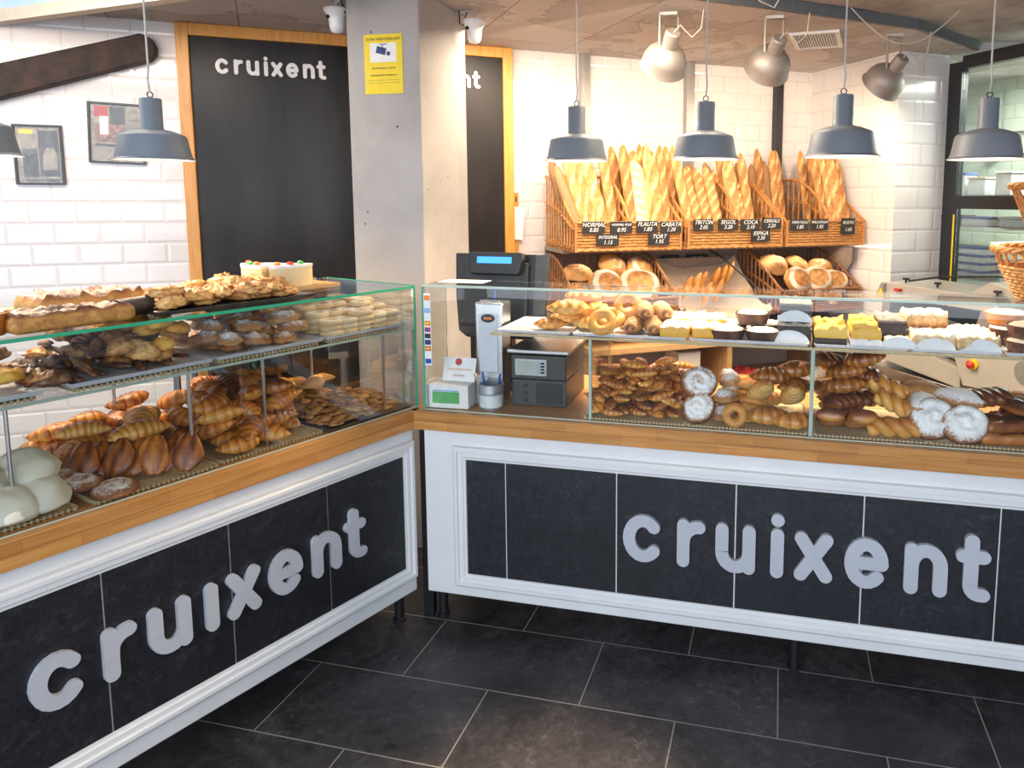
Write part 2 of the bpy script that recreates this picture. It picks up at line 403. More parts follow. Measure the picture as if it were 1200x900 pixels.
def sign(parent, M, xh, dep, mat, only=None, nodot=False, wide=1.0):
    for ch, (x0, strokes) in GLY.items():
        if only and ch not in only: continue
        mb = MB()
        for si, st in enumerate(strokes):
            if nodot and ch == 'i' and si == 1: continue
            stroke(mb, [((x0 + p[0]) * xh, p[1] * xh) for p in st], .25 * xh, dep + si * .0004)
        mkobj('letter_' + ch, mb, mat, parent, smooth=False, M=M)

# ------------------------------------------------------------------ room shell
struct('floor', MB().box(-6, 6, -5.5, 6, -.1, 0), 'floor_tile', smooth=False)
CZ = 2.38
struct('wall_back', MB().box(-5.2, 1.694, 0, .12, 0, 2.6), 'wall_tile', FW, smooth=False)
struct('wall_right', MB().box(1.694, 1.82, -.805, .12, 0, 2.6), 'pier_tile_side', FW, smooth=False)
struct('wall_pier', MB().box(1.8205, 2.06, -.806, -.6, 0, 2.6), 'pier_tile', FW, smooth=False)
# lower slab of the ceiling over the working area; its edge facing the viewer steps up
def slab(name, poly, z0, z1, mat):
    n = len(poly); vs = [(p[0], p[1], z) for z in (z0, z1) for p in poly]
    fs = [tuple(range(n - 1, -1, -1)), tuple(range(n, 2 * n))] + [(i, (i + 1) % n, (i + 1) % n + n, i + n) for i in range(n)]
    return struct(name, MB().add(vs, fs), mat, smooth=False)
slab('ceiling', [(-4.2, .63), (-1.012, .187), (-.3, .1), (.5, .6), (.867, .93), (1.101, 1.101), (1.833, 1.682), (2.29, 2.33), (4.2, 2.6), (4.2, 5), (-4.2, 5)], CZ, CZ + .3, 'ceiling_concrete')
def fascia(name, pts, z0, z1, mat, th=.02):
    mb = MB()
    for a, b in zip(pts[:-1], pts[1:]):
        a = Vector((a[0], a[1], 0)); b = Vector((b[0], b[1], 0)); d = (b - a).normalized(); n = Vector((d.y, -d.x, 0)) * th
        q = [a, b, b + n, a + n]; mb.add([v + Vector((0, 0, z)) for z in (z0, z1) for v in q], [(3, 2, 1, 0), (4, 5, 6, 7), (0, 1, 5, 4), (1, 2, 6, 5), (2, 3, 7, 6), (3, 0, 4, 7)])
    struct(name, mb, mat, smooth=False)
fascia('trim_1', [(-.3, .1), (.5, .6), (.867, .93), (1.101, 1.101), (1.833, 1.682), (2.26, 2.3)], CZ - .004, CZ + .05, 'fascia_grey')
fascia('trim_2', [(-4.2, .628), (-1.012, .185), (-.3, .087)], 2.30, 2.352, 'cream', .05)
slab('ceiling_front', [(-.3, -2.6), (4.2, -2.6), (4.2, 2.6), (2.29, 2.33), (1.6, 1.45), (.5, .6), (-.3, .08)], CZ + .045, CZ + .3, 'ceiling_upper')
slab('ceiling_left', [(-4.2, -2.6), (-.31, -2.6), (-.31, .05), (-1.012, .14), (-4.2, .58)], 2.3525, CZ + .3, 'ceiling_blue_glow')
# concrete column
struct('wall_column', MB().box(-.57, -.241, .5, .95, 0, CZ), 'concrete', smooth=False, bevel=.006)
# steel posts on the tiled wall
for i, (s0, w) in enumerate(((.032, .065), (.725, .065), (1.385, .065))):
    mb = MB().box(s0, s0 + w * .4, -.05, 0, 0, CZ).box(s0 + w * .4, s0 + w, -.03, 0, 0, CZ)
    struct('trim_%d' % (i + 3), mb, 'machine_grey' if i < 2 else 'black_frame', FW, smooth=False)

# black panelled double door with orange wood frame
door = thing('door_1', 'black double panel door with an orange wooden frame behind the column', 'door', FW, kind='structure')
mb = MB().box(-2.03, -1.975, -.05, 0, 0, CZ - .002).box(-.432, -.377, -.05, 0, 0, CZ - .002).box(-1.9749, -.4321, -.05, 0, CZ - .06, CZ - .002)
mkobj('frame', mb, 'door_wood', door, smooth=False, bevel=.004)
for a, b in ((-1.974, -1.205), (-1.2, -.433)): mkobj('panel', MB().box(a, b, -.03, -.002, 0, CZ - .061), 'blackboard', door, smooth=False)
sign(door, T(-1.867, -.031, 2.146) @ STAND, .0745, .006, 'letter_white')
sign(door, T(-1.066, -.031, 2.146) @ STAND, .0745, .006, 'letter_white')

# old timber beam on the tiles
bm = MB(); pts = [Vector((-3.3, -.04, 1.865)), Vector((-2.745, -.04, 2.035)), Vector((-2.16, -.04, 2.245)), Vector((-2.11, -.04, 2.25))]
d = (pts[2] - pts[0]).normalized(); up = Vector((-d.z, 0, d.x))
poly = []
L = (pts[2] - pts[0]).length
out = [(0, -.07), (L * .5, -.072), (L, -.064), (L + .035, -.045), (L + .05, -.01), (L + .045, .03), (L + .01, .062), (L * .5, .07), (0, .072)]
P0 = pts[0]
bm.prism([(P0.x + d.x * a + up.x * b, P0.z + d.z * a + up.z * b) for a, b in out], -.07, -.002)
tag(mkobj('timber_beam', bm, 'beam_wood', None, M=FW, bevel=.006, smooth=False), 'dark weathered timber beam mounted slanting on the white tiles', 'beam')

# framed clippings
def picture(s0, s1, z0, z1, tilt, label, kind):
    w, h = s1 - s0, z1 - z0
    t = thing('framed_picture', label, 'picture', FW @ T((s0 + s1) / 2, -.001, (z0 + z1) / 2) @ Ry(tilt) @ STAND)
    a, b = w / 2, h / 2; f = .009
    mb = MB().box(-a, a, b - f, b, 0, .018).box(-a, a, -b, -b + f, 0, .018).box(-a, -a + f, -b + f, b - f, 0, .018).box(a - f, a, -b + f, b - f, 0, .018)
    mkobj('frame', mb, 'black_frame', t, smooth=False); pr = mkobj('print', MB().box(-a + f, a - f, -b + f, b - f, 0, .006), 'print_sepia', t, smooth=False)
    ph = MB(); 
    def R(x0, x1, y0, y1, mat, z=.0065, nm='print_block'): mkobj(nm, MB().box(a * x0, a * x1, b * y0, b * y1, .006, z), mat, pr, smooth=False)
    if kind == 0:
        R(-.72, -.12, .25, .82, 'print_sepia', .0072); R(-.68, -.05, -.75, .2, 'print_grey'); R(.0, .82, -.72, .82, 'print_dark')
        R(-.76, -.2, .7, .84, 'yellow', .0076)
        mb = MB(); n = 14   # pale figure of a baker
        body = [(.12, -.5), (.7, -.5), (.75, .0), (.6, .25), (.3, .25), (.15, .0)]
        mb.add([(a * x, b * y, z) for z in (.0066, .0074) for x, y in body], [tuple(range(6, 12)), tuple(range(5, -1, -1))] + [(i, (i + 1) % 6, (i + 1) % 6 + 6, i + 6) for i in range(6)])
        mkobj('printed_figure', mb, 'print_sepia', pr, smooth=False)
        mkobj('printed_head', MB().lathe([(.0, .0066), (a * .22, .0066), (a * .22, .0076), (0, .0076)], 16, cx=a * .45, cy=b * .45), 'print_grey', pr)
        R(-.6, .75, -.9, -.8, 'print_grey')
    else:
        R(-.78, -.3, .52, .88, 'print_red'); R(-.25, .3, .2, .88, 'print_dark'); R(-.78, .3, -.3, .3, 'print_food', .007)
        R(-.6, -.3, -.05, .55, 'paper', .0078, 'printed_figure'); R(-.78, .3, -.44, -.36, 'print_dark')
        R(.4, .84, -.82, .84, 'print_sepia', .0075); R(-.78, .3, -.85, -.5, 'print_sepia', .0072)
        for k in range(6): R(.44, .8, .7 - k * .25, .72 - k * .25, 'print_grey', .0079, 'text_line')
    mkobj('glazing', MB().box(-a + f, a - f, -b + f, b - f, .010, .012), 'glass_plain', t, smooth=False)
picture(-2.71, -2.522, 1.597, 1.872, 0, 'framed newspaper clipping with grey photo of a person in white, nearest the left edge', 0)
picture(-2.418, -2.187, 1.70, 1.985, math.radians(2), 'framed newspaper clipping with red corner and a person in white, partly behind a lamp', 1)

# ------------------------------------------------------------------ window to the kitchen on the right
win = thing('window_1', 'black framed glass partition looking into the kitchen', 'window', FW, kind='structure')
S2 = 2.063
mb = MB().box(S2, S2 + .05, -.90, -.807, 0, 2.33).box(S2, S2 + .05, -3.6, -.9, 2.29, 2.36).box(S2, S2 + .05, -3.6, -.9, 1.485, 1.56).box(S2, S2 + .05, -3.6, -.9, .0, .9).box(S2, S2 + .05, -1.95, -1.9, .9, 2.3)
mkobj('frame', mb, 'black_frame', win, smooth=False)
mkobj('glass_pane', MB().box(S2 + .02, S2 + .026, -3.6, -.9, .9, 1.485), 'glass', win, smooth=False)
mkobj('glass_pane', MB().box(S2 + .02, S2 + .026, -3.6, -.9, 1.56, 2.29), 'glass', win, smooth=False)
mkobj('yellow_strip', MB().box(S2 - .002, S2 + .0, -.905, -.893, .9, 1.45), 'yellow', win, smooth=False)
struct('wall_kitchen', MB().box(3.1, 3.2, -4, .6, 0, 2.6).box(1.83, 3.1, .5, .6, 0, 2.6), 'kitchen_tile', FW, smooth=False)
# kitchen shelving and boxes
rack = thing('kitchen_shelf', 'steel kitchen shelving seen through the glass partition', 'shelf', FW @ T(2.5, -.75, 0))
for z in (1.03, 1.36, 1.55): mkobj('shelf_board', MB().box(-.15, .15, -.8, .8, z, z + .012), 'steel', rack, smooth=False)
for x in (-.14, .14):
    for y in (-.79, .79): mkobj('post', MB().tube([(x, y, 0), (x, y, 1.9)], .01, 8), 'steel', rack)
def container(s, off, z, w, h, d, lidmat, label, group=None, fill=None):
    t = thing('food_container', label, 'container', FW @ T(s, -off, z), group)
    mkobj('body', MB().box(-w / 2, w / 2, -d / 2, d / 2, 0, h), 'box_clear', t, smooth=False, bevel=.006)
    mkobj('lid', MB().box(-w / 2 - .006, w / 2 + .006, -d / 2 - .006, d / 2 + .006, h + .0005, h + .014), lidmat, t, smooth=False, bevel=.003)
zz = 1.0425
for k, nm in enumerate(('lowest', 'second lowest', 'third', 'topmost')):
    container(2.47, .69, zz, .16, .036, .28, 'blue', 'clear food box with blue lid, %s of the stack behind the glass' % nm); zz += .0505
container(2.47, 1.08, 1.0425, .16, .12, .2, 'kraft', 'clear tub with brown lid right of the blue lidded stack')
container(2.47, .52, 1.3725, .16, .05, .18, 'dark_plastic', 'dark lidded box on the middle kitchen shelf')
container(2.47, .75, 1.3725, .16, .045, .2, 'blue', 'clear box with blue lid alone on the middle kitchen shelf')
container(2.47, 1.05, 1.3725, .16, .05, .24, 'white_plastic', 'white lidded box on the middle kitchen shelf')
container(2.44, .5, 1.5625, .12, .11, .09, 'white_plastic', 'white lidded jar on the upper kitchen shelf')
container(2.44, .62, 1.5625, .1, .13, .09, 'blue', 'pale jar with blue lid on the upper kitchen shelf')
container(2.44, .76, 1.5625, .12, .1, .13, 'kraft', 'brown lidded tub on the upper kitchen shelf')
container(2.44, .95, 1.5625, .12, .13, .11, 'white_plastic', 'tall pale tub on the upper kitchen shelf')
pan = thing('ladle_rail', 'steel rail with hanging ladles in the kitchen behind glass', 'rail', FW @ T(3.08, -.9, 2.0))
mkobj('rail', MB().tube([(0, -.9, 0), (0, .9, 0)], .01, 8), 'steel', pan)
for k in range(5):
    y = -.7 + k * .33; mkobj('ladle', MB().tube([(-.01, y, 0), (-.012, y, -.16 - .03 * (k % 2))], .006, 6).lathe([(0, -.2), (.035, -.185), (.04, -.165)], 12, M=T(-.02, y, 0)), 'steel', pan)

# ceiling vent
v = thing('ceiling_vent', 'white slatted air vent set in the concrete ceiling', 'vent', T(1.37, 1.82, CZ - .012) @ Rz(-.12))
mkobj('frame', MB().box(-.125, .125, -.2, -.18, 0, .012).box(-.125, .125, .18, .2, 0, .012).box(-.125, -.1, -.18, .18, 0, .012).box(.1, .125, -.18, .18, 0, .012), 'white_plastic', v, smooth=False)
mkobj('backing', MB().box(-.1, .1, -.18, .18, .009, .012), 'black', v, smooth=False)
mb = MB()
for k in range(15): x = -.094 + k * .013; mb.box(x, x + .0055, -.18, .18, .004, .008)
mkobj('slats', mb, 'white_plastic', v, smooth=False)

# ------------------------------------------------------------------ counters
PROF = [(0, 0), (.002, .016), (.008, .02), (.018, .02), (.021, .013), (.036, .013), (.040, .009), (.047, .008), (.05, .0)]
def molding(x0, x1, z0, z1, sgn):
    mb = MB(); vs = []
    for w, d in PROF:
        for x, z in ((x0 + w, z0 + w), (x1 - w, z0 + w), (x1 - w, z1 - w), (x0 + w, z1 - w)): vs.append((x, sgn * d, z))
    fs = []
    for i in range(len(PROF) - 1):
        for k in range(4):
            f = (i * 4 + k, i * 4 + (k + 1) % 4, (i + 1) * 4 + (k + 1) % 4, (i + 1) * 4 + k); fs.append(f if sgn < 0 else f[::-1])
    return mb.add(vs, fs)
def counter(F, sgn, x1, depth, gs, inx, zin0, zin1, label, toplabel, feet, frontS, topx0):
    t = thing('display_counter', label, 'counter', F)
    yb = -sgn * depth
    mkobj('body', MB().box(0, x1, min(0, yb), max(0, yb), .12, .733), 'white_paint', t, smooth=False, bevel=.004)
    mkobj('panel_molding', molding(inx - .05, x1 - .08, zin0 - .05, zin1 + .05, sgn), 'white_paint', t, smooth=False)
    gs = [inx] + gs + [x1 - .13]
    y0, y1 = sorted((sgn * .0005, sgn * .002)); mkobj('grout_backing', MB().box(inx, x1 - .13, y0, y1, zin0, zin1), 'paper', t, smooth=False)
    for a, b in zip(gs[:-1], gs[1:]):
        y0, y1 = sorted((sgn * .0022, sgn * .007)); mkobj('slate_panel', MB().box(a + (.0025 if a > inx else 0), b - .0025, y0, y1, zin0, zin1), 'slate', t, smooth=False)
    for x, y in feet: mkobj('foot', MB().lathe([(.022, 0), (.022, .01), (.017, .012), (.017, .12)], 16, cx=x, cy=y), 'black', t)
    w = thing('wooden_worktop', toplabel, 'worktop', F)
    ya, yc = sorted((sgn * .03, yb - sgn * .0)); 
    mkobj('upper_board', MB().box(topx0, x1 + .02, ya, yc, .768, .8), 'counter_wood', w, smooth=False, bevel=.002)
    ya, yc = sorted((sgn * .029, yb - sgn * .0)); mkobj('lower_board', MB().box(topx0 + .001, x1 + .019, ya, yc, .734, .7675), 'counter_wood', w, smooth=False, bevel=.002)
    return t
rc = counter(FR, -1, 2.75, .62, [.3078, .703, 1.098, 1.4895, 1.8754, 2.27], .163, .2104, .6285, 'white counter with dark slate panels and raised lettering, right of the corner gap', 'orange brown wooden worktop carrying the scale and the right pastry case', [(.03, .06), (1.296, .04), (2.6, .05), (.03, .55), (2.6, .55)], -1, -.035)
mkobj('gap_shade_sheet', MB().box(-.04, -.002, .04, .07, 0, .73), 'black', rc, smooth=False)  # black sheet added as the shade in the gap between the counters
sign(rc, T(.728, -.0075, .337) @ STAND, .1655, .014, 'letter_metal')
lcn = counter(FL, 1, 1.95, .6, [.3634, .6814, .9966, 1.31, 1.62], .0567, .2265, .6378, 'white counter with slate panels, lettering and an undotted i, on the left', 'orange brown wooden worktop under the left pastry case', [(.035, -.06), (1.2, -.06), (.09, -.5), (1.2, -.5)], 1, -.012)
sign(lcn, T(1.160, .0075, .362) @ STANDL, .1365, .014, 'letter_metal', nodot=True)

# ------------------------------------------------------------------ glass cases
gr = thing('glass_display_case', 'low glass pastry case with payment stickers on the right counter', 'display case', FR)
mkobj('front_pane', MB().box(.012, 1.318, 0, .006, .801, 1.236), 'glass', gr, smooth=False)
mkobj('front_pane', MB().box(1.322, 2.7, 0, .006, .801, 1.236), 'glass', gr, smooth=False)
mkobj('top_pane', MB().box(.012, 2.7, .004, .19, 1.2365, 1.2445), 'glass', gr, smooth=False)
mkobj('end_pane', MB().box(.006, .0115, .006, .19, .801, 1.236), 'glass', gr, smooth=False)
mkobj('top_edge', MB().box(.008, 2.7, -.002, .0035, 1.2365, 1.2445), 'glass_edge_pale', gr, smooth=False)
mkobj('green_edge', MB().box(.006, .0118, -.003, .0055, .801, 1.2363), 'glass_edge', gr, smooth=False)
mkobj('bottom_edge', MB().box(.012, 2.7, -.003, -.0005, .8008, .804), 'glass_edge_pale', gr, smooth=False)
mkobj('shelf_pane', MB().box(.25, 2.7, .02, .34, 1.076, 1.082), 'glass_plain', gr, smooth=False)
mkobj('shelf_edge', MB().box(.25, 2.7, .016, .0195, 1.075, 1.083), 'straw', gr, smooth=False)
for x in (.603, 1.318, 2.03): mkobj('divider_pane', MB().box(x, x + .008, .02, .33, .801, 1.0755), 'glass_plain', gr, smooth=False)
mkobj('divider_edge', MB().box(.602, .612, .012, .0195, .801, 1.076), 'glass_edge_pale', gr, smooth=False)
mkobj('divider_edge', MB().box(1.316, 1.328, .012, .0195, .801, 1.076), 'glass_edge_pale', gr, smooth=False)
# strip of payment stickers on the inside of the pane
cols = ['orange', 'paper', 'sky_blue', 'paper', 'orange', 'red', 'black', 'deep_blue', 'red', 'paper', 'blue']
st = thing('sticker_strip', 'vertical strip of small coloured card stickers on the glass corner', 'sticker', T(.016, -.0034, 1.215) @ STAND)
mkobj('backing', MB().box(-.002, .024, -.255, .0, 0, .0006), 'paper', st, smooth=False)
for k, cn in enumerate(cols):
    y = -.008 - k * .0223; mkobj('card_sticker', MB().box(0, .022, y - .017, y, .0007, .0012), cn, st, smooth=False)
    if k in (4, 5, 8):
        mkobj('sticker_emblem', MB().lathe([(.005, .0013), (.005, .0016)], 12, cx=.0075, cy=y - .0085).lathe([(.005, .0013), (.005, .00165)], 12, cx=.014, cy=y - .0085), 'yellow' if k != 5 else 'blue', st)

gl = thing('glass_display_case', 'two level glass pastry case with green edges on the left counter', 'display case', FL)
mkobj('front_pane', MB().box(-.02, 1.93, -.006, 0, .801, 1.2265), 'glass', gl, smooth=False)
mkobj('top_pane', MB().box(-.02, 1.93, -.5, -.004, 1.2275, 1.2355), 'glass', gl, smooth=False)
mkobj('end_pane', MB().box(-.026, -.0205, -.48, 0, .801, 1.2355), 'glass', gl, smooth=False)
mkobj('top_edge', MB().box(-.02, 1.93, -.0035, .003, 1.2275, 1.2355), 'glass_edge', gl, smooth=False)
mkobj('end_edge', MB().box(-.0265, -.0195, .0005, .0035, .801, 1.2355).box(-.0265, -.0205, -.48, 0, 1.2357, 1.238), 'glass_edge', gl, smooth=False)
mkobj('bottom_edge', MB().box(-.02, 1.93, .0005, .003, .8008, .804), 'glass_edge_pale', gl, smooth=False)
mkobj('shelf_pane', MB().box(-.015, 1.93, -.45, -.03, 1.076, 1.082), 'glass_plain', gl, smooth=False)
mkobj('shelf_edge', MB().box(-.015, 1.93, -.0295, -.026, 1.075, 1.0825), 'glass_edge_pale', gl, smooth=False)
mkobj('rear_wood_rail', MB().box(.0, 1.93, -.56, -.51, 1.222, 1.236), 'shelf_wood', gl, smooth=False)
mkobj('rear_dark_panel', MB().box(-.02, .44, -.488, -.482, .801, 1.07), 'dark_glass', gl, smooth=False)
for x in (.07, .515, .73, 1.13, 1.55):
    mkobj('support_rod', MB().tube([(x, -.06, .801), (x, -.06, 1.0755)], .0045, 8), 'steel', gl)
    mkobj('support_rod', MB().tube([(x + .03, -.42, .801), (x + .03, -.42, 1.0755)], .0045, 8), 'steel', gl)

# ------------------------------------------------------------------ pastry meshes
def fbm(p, s=1., seed=0): return noise.fractal(Vector((p[0] * s + seed * 7.3, p[1] * s - seed * 3.1, p[2] * s + seed)), 1.0, 2.0, 3)
def sweep(L, rfun, seed=0, bend=0., nl=30, nr=14, flat=.8, ridge=None, tone=None, sugar=None, amp=.03, twist=0):
    mb = MB(); vs = []; tn = []; sg = []
    for i in range(nl + 1):
        u = i / nl; x = (u - .5) * L; r = rfun(u)
        if bend: a = (u - .5) * bend; cx = L / bend * math.sin(a); cy = L / bend * (1 - math.cos(a)); tx, ty = math.cos(a), math.sin(a)
        else: cx, cy, tx, ty = x, 0, 1, 0
        for k in range(nr):
            th = 2 * PI * k / nr; rg = ridge(u, th) if ridge else 0
            rr = r * (1 + rg * .16); n = fbm((u * L * 30, math.cos(th), math.sin(th)), 1., seed) * amp / .03 * .06
            rr *= (1 + n); a = rr * math.cos(th); bz = rr * math.sin(th) * flat
            if bz < 0: bz *= .75
            vs.append((cx - ty * a, cy + tx * a, bz))
            up = math.sin(th); tn.append(tone(u, th, rg) if tone else .35 + .25 * up + .2 * rg); sg.append(sugar(u, th) if sugar else 0.)
    fs = []
    for i in range(nl):
        for k in range(nr): fs.append((i * nr + k, (i + 1) * nr + k, (i + 1) * nr + (k + 1) % nr, i * nr + (k + 1) % nr))
    fs += [tuple(range(nr)), tuple(nl * nr + k for k in range(nr - 1, -1, -1))]
    z0 = min(v[2] for v in vs); vs = [(v[0], v[1], v[2] - z0) for v in vs]
    return mb.add(vs, fs, tn, sg)
def croissant(L, R, seed=0, bend=1.2, segs=7, sugar=0):
    def rf(u): return R * (max(.0, math.sin(PI * min(max(u, .015), .985))) ** .72) + .0015
    def rg(u, th):
        c = abs(u - .5) * segs + .2; f = c - math.floor(c); return (1 - f) * 1.1 - .5 + .3 * math.sin(th * 2 + seed)
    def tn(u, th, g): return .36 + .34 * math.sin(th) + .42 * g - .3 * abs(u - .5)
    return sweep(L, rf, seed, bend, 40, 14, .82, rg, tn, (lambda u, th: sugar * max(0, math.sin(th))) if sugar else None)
def painchoc(L, R, seed=0, sugar=0):
    def rf(u): return R * (min(1, min(u, 1 - u) * 9 + .55))
    def rg(u, th): return .6 * math.sin(u * 24 + 2 * math.sin(th + seed))
    return sweep(L, rf, seed, 0, 24, 16, .62, rg, lambda u, th, g: .55 + .3 * math.sin(th) + .2 * g, (lambda u, th: sugar * max(0, math.sin(th))) if sugar else None)
def rollm(L, R, seed=0, flat=.7, tb=.35, sugar=0, p=.5, amp=.03, bend=0):
    return sweep(L, lambda u: R * math.sin(PI * min(max(u, .02), .98)) ** p, seed, bend, 18, 12, flat, None, lambda u, th, g: tb + .3 * math.sin(th), (lambda u, th: sugar * max(0, math.sin(th) + .2)) if sugar else None, amp)
def baguette(L, R, seed=0, score=True, tb=.64, flour=.35, fl=.85, sc=5):
    def rf(u): return R * (min(1, (min(u, 1 - u) * 7)) ** .55 if 0 < u < 1 else .0) + .003
    def rg(u, th):
        if not score: return 0
        c = u * sc + .55 * math.cos(th); f = c - math.floor(c); up = max(0, math.sin(th)); return up * (1.2 * math.exp(-((f - .5) / .16) ** 2) - .3)
    def tn(u, th, g): return tb + (.25 if g < 0 else -.35 * g) * max(0, math.sin(th)) - .1 * (math.sin(th) < 0)
    return sweep(L, rf, seed, .12 * ((seed % 3) - 1), 44, 14, fl, rg, tn, lambda u, th: flour * max(0, math.sin(th)) * (1 if (math.sin(u * 60 + th * 2) > .2) else .6))
def twist(L, R, seed=0):
    mb = MB()
    for ph in (0, PI):
        pts = []; n = 34
        for i in range(n + 1):
            u = i / n; e = min(1, min(u, 1 - u) * 8 + .2); pts.append(((u - .5) * L, math.cos(u * 11 + ph) * R * .55 * e, math.sin(u * 11 + ph) * R * .55 * e + R))
        a = len(mb.v); mb.tube(pts, [R * .62 * (min(1, min(i / n, 1 - i / n) * 8 + .25)) for i in range(n + 1)], 9)
        for j in range(a, len(mb.v)): mb.t[j] = .35 + .25 * (mb.v[j][2] / R - 1); mb.g[j] = .3
    return mb
def blob(rx, ry, rz, seed=0, amp=.12, sc=1.6, nu=20, nv=12, tone=None, sugar=None, flatb=.35):
    vs = []; tn = []; sg = []; fs = []
    for j in range(nv + 1):
        ph = -PI / 2 + PI * j / nv
        for i in range(nu):
            th = 2 * PI * i / nu; dx, dy, dz = math.cos(ph) * math.cos(th), math.cos(ph) * math.sin(th), math.sin(ph)
            k = 1 + amp * fbm((dx, dy, dz), sc, seed); z = dz * rz * k
            if z < 0: z *= flatb
            vs.append((dx * rx * k, dy * ry * k, z)); tn.append(tone(dx, dy, dz, k) if tone else .35 + .3 * dz); sg.append(sugar(dx, dy, dz, k) if sugar else 0.)
    for j in range(nv):
        for i in range(nu): fs.append((j * nu + i, j * nu + (i + 1) % nu, (j + 1) * nu + (i + 1) % nu, (j + 1) * nu + i))
    z0 = min(v[2] for v in vs); return MB().add([(v[0], v[1], v[2] - z0) for v in vs], fs, tn, sg)
def coil(r, h, seed=0, turns=2.6, sugar=.8, ex=1., tb=.3):
    nu, nv = 40, 14; vs = []; tn = []; sg = []; fs = []
    for j in range(nv + 1):
        rho = j / nv
        for i in range(nu):
            ph = 2 * PI * i / nu; sp = math.cos((rho * turns - ph / (2 * PI)) * 2 * PI); rr = rho * r * (1 + .05 * math.sin(ph * 2 + seed) + .02 * math.sin(5 * ph + seed))
            dome = (1 - rho ** 3.2) ** .6 * .85 + .0; z = h * (dome * (.86 + .13 * sp) + .14 * fbm((math.cos(ph) * rho, math.sin(ph) * rho, 0), 2.5, seed)) + .1 * h
            vs.append((rr * math.cos(ph) * ex, rr * math.sin(ph), max(z, .1 * h))); tn.append(tb + .07 * (1 - sp) + .35 * rho ** 4); sg.append(sugar * (.93 + .1 * sp + .25 * fbm((math.cos(ph) * rho, math.sin(ph) * rho, 1), 2.2, seed + 5)) * (1 - .7 * rho ** 5))
    b = len(vs)
    for i in range(nu):
        ph = 2 * PI * i / nu; vs.append((r * .86 * math.cos(ph) * ex, r * .86 * math.sin(ph), 0)); tn.append(tb + .1); sg.append(0.)
    for j in range(nv + 1 - 1):
        for i in range(nu): fs.append((j * nu + i, (j + 1) * nu + i, (j + 1) * nu + (i + 1) % nu, j * nu + (i + 1) % nu))
    for i in range(nu): fs.append((nv * nu + i, b + i, b + (i + 1) % nu, nv * nu + (i + 1) % nu))
    fs.append(tuple(b + i for i in range(nu - 1, -1, -1)))
    return MB().add(vs, fs, tn, sg)
def donut(R, r, seed=0, sugar=.4, flat=.8, tb=.3):
    nu, nv = 28, 12; vs = []; tn = []; sg = []; fs = []
    for i in range(nu):
        a = 2 * PI * i / nu
        for j in range(nv):
            b = 2 * PI * j / nv; k = 1 + .08 * fbm((math.cos(a), math.sin(a), b), 1.5, seed); x = R + r * math.cos(b) * k
            vs.append((x * math.cos(a), x * math.sin(a), r * math.sin(b) * flat * k)); tn.append(tb + .2 * math.sin(b)); sg.append(sugar * max(0, .3 + math.sin(b)))
    for i in range(nu):
        for j in range(nv): fs.append((i * nv + j, ((i + 1) % nu) * nv + j, ((i + 1) % nu) * nv + (j + 1) % nv, i * nv + (j + 1) % nv))
    z0 = min(v[2] for v in vs); return MB().add([(v[0], v[1], v[2] - z0) for v in vs], fs, tn, sg)
def slabcake(w, d, h, seed=0, amp=.01, tone=None, sugar=0, nx=10, ny=7, nz=4, tb=.4):
    """lumpy block: top roughened"""
    vs = []; tn = []; sg = []; fs = []; idx = {}
    for k in range(nz + 1):
        for j in range(ny + 1):
            for i in range(nx + 1):
                if 0 < i < nx and 0 < j < ny and 0 < k < nz: continue
                x, y, z = (i / nx - .5) * w, (j / ny - .5) * d, k / nz * h
                n = fbm((x * 42, y * 42, z * 42), 1, seed) * amp * (1.0 if k == nz else .35)
                ex = .92 if (k in (0, nz)) else 1.
                idx[i, j, k] = len(vs); vs.append((x * ex + n * .5, y * ex + n * .4, z + (n if k == nz else 0)))
                tn.append(tone(i / nx, j / ny, k / nz, n) if tone else tb + (.2 if k == nz else -.1)); sg.append(sugar if k == nz else 0.)
    def q(a, b, c, d): fs.append((idx[a], idx[b], idx[c], idx[d]))
    for j in range(ny):
        for i in range(nx): q((i, j, 0), (i, j + 1, 0), (i + 1, j + 1, 0), (i + 1, j, 0)); q((i, j, nz), (i + 1, j, nz), (i + 1, j + 1, nz), (i, j + 1, nz))
    for k in range(nz):
        for i in range(nx): q((i, 0, k), (i + 1, 0, k), (i + 1, 0, k + 1), (i, 0, k + 1)); q((i, ny, k), (i, ny, k + 1), (i + 1, ny, k + 1), (i + 1, ny, k))
        for j in range(ny): q((0, j, k), (0, j, k + 1), (0, j + 1, k + 1), (0, j + 1, k)); q((nx, j, k), (nx, j + 1, k), (nx, j + 1, k + 1), (nx, j, k + 1))
    return MB().add(vs, fs, tn, sg)

PM = {}
def pm(key, mbs, mat):
    out = []
    for i, mb in enumerate(mbs):
        me = mb.mesh(key + str(i)); me.materials.append(MATS[mat]); me.shade_smooth(); out.append(me)
    PM[key] = out; return out
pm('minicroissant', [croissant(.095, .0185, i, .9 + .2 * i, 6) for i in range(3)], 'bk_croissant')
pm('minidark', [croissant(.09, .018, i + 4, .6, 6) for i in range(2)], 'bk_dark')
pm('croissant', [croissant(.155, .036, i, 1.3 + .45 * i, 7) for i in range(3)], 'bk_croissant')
pm('bigcroissant', [croissant(.17, .038, i + 3, .7 + .3 * i, 8) for i in range(2)], 'bk_gold')
pm('darkcroissant', [croissant(.16, .038, i + 5, .9, 7) for i in range(2)], 'bk_dark')
pm('painchoc', [painchoc(.115, .042, i) for i in range(2)], 'bk_dark')
pm('folded', [sweep(.115, lambda u: .043 * math.sin(PI * min(max(u, .04), .96)) ** .45, i, .15, 22, 16, .33, lambda u, th: .8 * math.sin(math.cos(th) * 7 + u * 5 + i), lambda u, th, g: .5 + .22 * math.sin(th) + .25 * g) for i in range(3)], 'bk_croissant')
